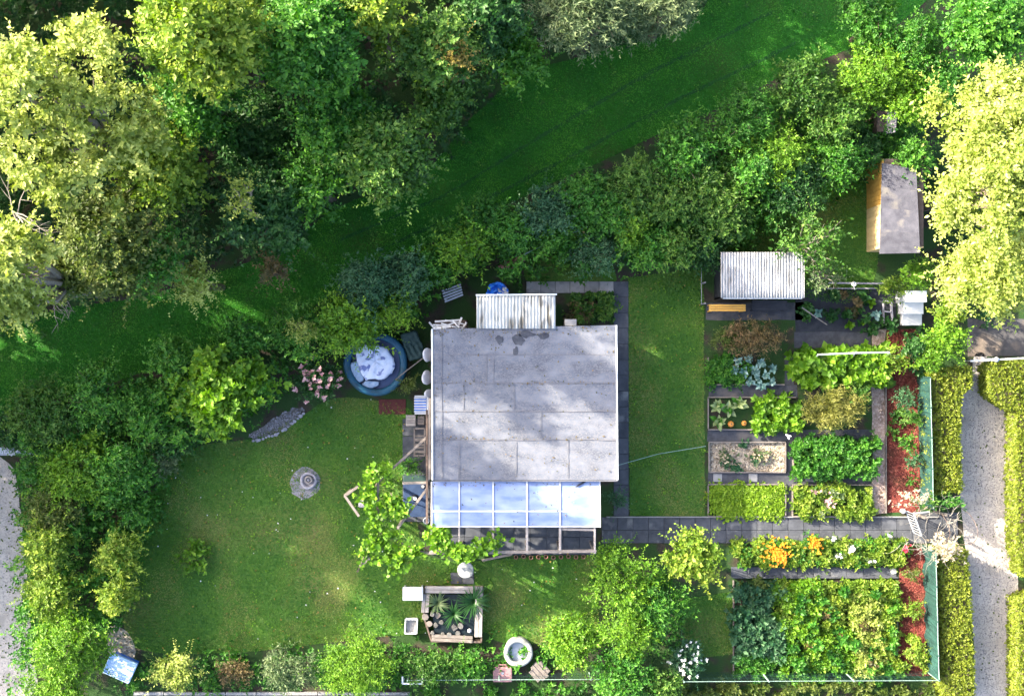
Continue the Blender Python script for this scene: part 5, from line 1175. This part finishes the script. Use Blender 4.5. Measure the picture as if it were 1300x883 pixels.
HM = []
for m_ in ('cream','green','lime'):
    me = big_leaf_mesh('broad_leaf'); me.materials.append(LF[m_]); HM.append(me)
def leafy(name, lb, cat, x, y, n, size, meshes, z=.15, group=None):
    c = P(x, y, z); r_ = empty(name, (c.x,c.y,0), lb, cat, group); MB().tube([(0,0,0),(0,0,z*1.2)],[.03,.015],6).build('stem', M['bark'], r_, local=True)
    for i in range(n):
        o = bpy.data.objects.new('leaf', random.choice(meshes)); col.objects.link(o); o.parent = r_; s_ = size*random.uniform(.7,1.15)
        o.scale = (s_*.85, s_, s_); o.rotation_euler = (random.uniform(-.1,.9)*(1 if i > 3 else 1.6), random.uniform(-.2,.2), i*2.4 + x + random.uniform(-.5,.5)); o.location = (random.uniform(-.05,.05),random.uniform(-.05,.05),z*random.uniform(.6,1.4))
KALE = [(936,459,'upper left'),(950,456,'top middle'),(966,461,'upper middle'),(981,468,'right hand'),(944,472,'inner left'),(958,470,'central'),(972,476,'inner right'),(952,484,'lower left'),(966,489,'bottom middle'),(980,485,'bottom right'),(932,470,'far left'),(961,479,'lower central')]
for x, y, w_ in KALE: leafy('kale_plant', w_ + ' blue green kale plant of the small kale group', 'kale', x, y, 19, .18, KM, .2, 'blue green kale plants')
for x, y, w_ in ((950,762,'upper left'),(960,775,'upper right'),(942,785,'left'),(958,798,'middle'),(975,800,'right'),(968,820,'lowest'),(948,815,'lower left'),(975,755,'topmost')):
    leafy('cabbage_plant', w_ + ' dark blue cabbage plant in the lower vegetable plot', 'cabbage', x, y, 18, .27, [CM], .2, 'dark blue cabbage plants')
for x, y, w_ in ((910,515,'top left'),(925,520,'upper middle'),(912,535,'bottom left'),(938,512,'top right')): leafy('marrow_plant', w_ + ' variegated marrow plant at the left end of the second row', 'marrow', x, y, 16, .30, [HM[0],HM[0],HM[1]], .2, 'variegated marrow plants')
def pumpkin(x, y, r_, lb):
    c = P(x, y, .1); rt = empty('pumpkin', (c.x,c.y,0), lb, 'pumpkin'); mb = MB(); n = 24; V = []; b_ = []
    for j in range(7):
        v = -1.35 + 2.7*j/6
        for k in range(n): t = 2*math.pi*k/n; rr = r_*math.cos(v)*(1 + .07*math.cos(8*t)); V.append((rr*math.cos(t), rr*math.sin(t), r_*.75*(1+math.sin(v))))
    F = [(j*n+k, j*n+(k+1)%n, (j+1)*n+(k+1)%n, (j+1)*n+k) for j in range(6) for k in range(n)] + [tuple(range(6*n,7*n)), tuple(reversed(range(n)))]
    mb.add(V, F).build('fruit', M['orange'], rt, smooth=True, local=True); MB().tube([(0,0,r_*1.4),(.01,.02,r_*1.8)],[.02,.014],6).build('stalk', M['bark'], rt, local=True)
pumpkin(928,538,.10,'larger orange pumpkin among the variegated plants'); pumpkin(945,537,.085,'smaller orange pumpkin to the right')
cover('bean_plants', px_rect(1005,446,1120,485), 1000, 'lime', .19, .6, 5, .16, .8, 'lime green climbing beans under the white pole', 'beans')
cover('green_plants', px_rect(958,506,1012,546), 600, 'lime', .13, .35, 5, .14, .7, 'green leafy plants between the pumpkins and the asparagus', 'vegetables')
cover('green_plants', px_rect(900,453,945,487), 500, 'green', .09, .25, 5, .12, .5, 'low dark greens left of the blue kale', 'vegetables')
cover('green_plants', px_rect(1006,556,1110,603), 1700, 'green', .10, .5, 6, .16, .5, 'bushy green plants right of the pebble bed', 'vegetables')
cover('lettuce', px_rect(903,618,994,653), 4000, 'lettuce', .06, .10, 6, .08, .8, 'lime green lettuce carpet in the small left bed', 'lettuce')
cover('mixed_flowers', px_rect(1007,616,1106,655), 1300, 'yellow', .09, .25, 6, .12, .5, 'yellow green plants in the pink flowered bed', 'plants')
cover('mixed_flowers', [(1025,620),(1065,620),(1070,650),(1028,650)], 130, 'silver', .09, .3, 6, .12, .5, 'silvery plants in the middle of the pink flowered bed', 'plants')
cover('pebble_bed_seedlings', px_rect(903,563,995,597), 70, 'blue', .09, .12, 5, .08, .6, 'small seedlings growing between the pale pebbles', 'plants')
cover('dark_bed_plants', px_rect(1015,370,1130,418), 150, 'dark', .13, .35, 5, .14, .7, 'dark leafy plants in the black bed', 'plants')
cover('dark_bed_plants', px_rect(1065,372,1092,400), 40, 'brown', .12, .4, 5, .14, .6, 'russet plant in the middle of the black bed', 'plants')
for x, y, w_ in ((1078,412,'left'),(1097,408,'right'),(1105,385,'upper')): leafy('lettuce_head', w_ + ' green lettuce head in the black bed', 'lettuce', x, y, 11, .2, [HM[2]], .06)
for x, y, w_ in ((1040,398,'left'),(1112,398,'right')): leafy('broccoli_plant', w_ + ' blue green leafy plant in the black bed', 'plant', x, y, 8, .22, KM, .25)
cover('border_plants', px_rect(932,686,1148,716), 2300, 'yellow', .085, .22, 6, .10, .5, 'low olive flower border along the garden path', 'plants')
cover('border_plants', px_rect(932,686,1148,716), 500, 'green', .085, .22, 6, .10, .5, 'green foliage mixed into the flower border', 'plants')
def flower_plant(name, lb, x, y, rx_, ry_, n, m, fm, size, h, cat='flowers'):
    c = P(x, y, h); r_ = empty(name, (c.x,c.y,0), lb, cat)
    def sc(nn, z): a2 = rng.uniform(0,6.28,nn); rr = np.abs(rng.normal(0,.5,nn)); return np.stack([rx_/S*rr*np.cos(a2), ry_/S*rr*np.sin(a2), z + rng.normal(0,.03,nn)], 1)
    q = sc(int(n*1.0)+10, h*.6); link('foliage', mesh_np('f', *sprigs(q, np.tile(UP,(len(q),1)), .12, 6, .09, .5)), LF[m], r_)
    q = sc(n, h); tag(link('blossoms', mesh_np('b', *sprigs(q, np.tile(UP,(n,1)), .02, 10, size, .7, 1.5, .2)), LF[fm], r_), kind='stuff')
flower_plant('marigold_clump','large orange marigold clump on the path border',987,702,19,18,210,'green','orange',.05,.4)
flower_plant('marigold_clump','small round orange marigold clump to the right',1034,689,13,12,110,'green','orange',.05,.4)
flower_plant('phlox_plant','white pink phlox flowers in the border',1082,696,7,6,16,'silver','white',.06,.4)
flower_plant('phlox_plant','small white flowers near the lower edge of the border',1062,706,7,4,9,'silver','white',.05,.35)
flower_plant('phlox_plant','white flowers on the upper border edge',1060,683,5,3,5,'silver','white',.06,.35)
flower_plant('phlox_plant','pair of white flowers near the right end of the border',1105,712,9,3,7,'silver','white',.05,.35)
flower_plant('phlox_plant','single white blossoms above the border near the gate',1130,680,4,2,3,'mid','white',.06,.35)
flower_plant('rose_plant','dark red rose beside the lower mulch strip',1150,696,6,6,14,'mid','red',.06,.5)
flower_plant('rose_plant','pink flowers in the bed below the crossing',1055,637,12,10,22,'mid','pink',.06,.35)
flower_plant('rose_plant','pale pink flowers at the upper part of the bed below the crossing',1035,624,8,4,9,'mid','pink',.055,.35)
flower_plant('daisy_plant','pale flowers scattered over the pebble bed left part',920,578,16,12,22,'silver','straw',.055,.12)
flower_plant('daisy_plant','pale flowers scattered over the pebble bed right part',965,580,26,13,40,'silver','straw',.055,.12)
c_ = P(1147,648.5,.2); tag(MB().lathe((c_.x,c_.y,0),[(.0001,.3),(.06,.28),(.08,.2),(.06,.0)],14).build('lantern', M['white'], None, loc=(c_.x,c_.y,0), smooth=True), 'small white round lantern left of the gate arch', 'lantern')
VP = px_rect(932,736,1139,860)
cover('vegetables', [(985,738),(1139,738),(1139,780),(1100,770),(1060,790),(1000,800),(985,770)], 2600, 'yellow', .09, .3, 6, .12, .55, 'yellow green vegetables in the upper part of the lower plot', 'vegetables')
cover('vegetables', [(980,740),(1040,740),(1030,800),(990,805)], 800, 'lime', .13, .4, 6, .14, .6, 'fresh green vegetables right of the dark cabbages', 'vegetables')
cover('vegetables', [(1000,810),(1080,790),(1090,845),(990,850)], 1300, 'lime', .10, .28, 6, .12, .6, 'bright green leaves in the lower middle of the plot', 'vegetables')
cover('vegetables', [(1075,750),(1115,750),(1120,850),(1085,855)], 1200, 'pale', .09, .42, 6, .14, .5, 'tall pale potato plants in the right part of the plot', 'vegetables')
cover('vegetables', [(1110,770),(1139,770),(1139,858),(1105,858)], 900, 'yellow', .09, .3, 6, .12, .5, 'yellow green leaves along the right edge of the lower plot', 'vegetables')
cover('vegetables', [(932,830),(1140,842),(1140,862),(932,862)], 620, 'green', .11, .3, 6, .14, .5, 'green weeds along the lower fence', 'weeds')
cover('vegetables', px_rect(932,745,990,835), 900, 'blue', .15, .35, 6, .16, .6, 'dark blue green leaves between the cabbages of the lower plot', 'vegetables')
cover('vegetables', [(932,738),(985,738),(975,755),(935,755)], 160, 'olive', .10, .3, 6, .14, .5, 'olive weeds at the upper left of the lower plot', 'weeds')
cover('vegetables', [(860,866),(1190,866),(1190,900),(860,900)], 1000, 'olive', .12, .4, 6, .14, .5, 'olive plants beyond the lower fence', 'plants')
cover('vegetables', [(520,866),(860,866),(860,900),(520,900)], 600, 'green', .11, .3, 6, .14, .5, 'green plants beyond the fence by the case', 'plants')
cover('strip_plants', px_rect(1127,520,1166,648), 90, 'mid', .09, .2, 5, .12, .6, 'scattered weeds in the red mulch above the gate', 'weeds')
cover('strip_plants', px_rect(1143,800,1182,858), 90, 'yellow', .10, .3, 5, .12, .6, 'sunlit weeds at the foot of the lower mulch strip', 'weeds')
cover('undergrowth', [(30,540),(220,475),(400,398),(560,315),(700,268),(900,180),(1150,60),(1160,200),(1080,230),(900,330),(790,350),(600,350),(540,400),(430,440),(380,450),(330,520),(250,560),(200,640),(150,800),(40,860),(40,600)], 9500, 'green', .12, 1.6, 7, .3, .5, 'green undergrowth filling the diagonal hedgerow', 'undergrowth')
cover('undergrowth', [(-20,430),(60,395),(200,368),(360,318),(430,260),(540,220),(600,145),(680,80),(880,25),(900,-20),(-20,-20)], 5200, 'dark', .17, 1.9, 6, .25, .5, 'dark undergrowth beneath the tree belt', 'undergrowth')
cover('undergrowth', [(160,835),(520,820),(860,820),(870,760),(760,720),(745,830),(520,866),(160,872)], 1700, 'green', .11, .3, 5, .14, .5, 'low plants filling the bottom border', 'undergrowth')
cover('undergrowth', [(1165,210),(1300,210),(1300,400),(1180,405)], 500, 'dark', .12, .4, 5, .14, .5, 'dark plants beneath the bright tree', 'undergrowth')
cover('vegetables', [(990,770),(1110,745),(1130,850),(1000,850)], 90, 'brown', .11, .5, 6, .14, .5, 'wilted russet stems among the vegetables of the lower plot', 'vegetables')
cover('vegetables', [(1000,745),(1130,745),(1130,850),(1000,850)], 500, 'green', .13, .55, 6, .14, .6, 'darker green plants mixed through the lower plot', 'vegetables')
cover('fence_ivy', px_rect(1150,418,1168,480), 120, 'dark', .10, .6, 5, .14, .6, 'dark climbers at the top of the teal fence', 'climbers')
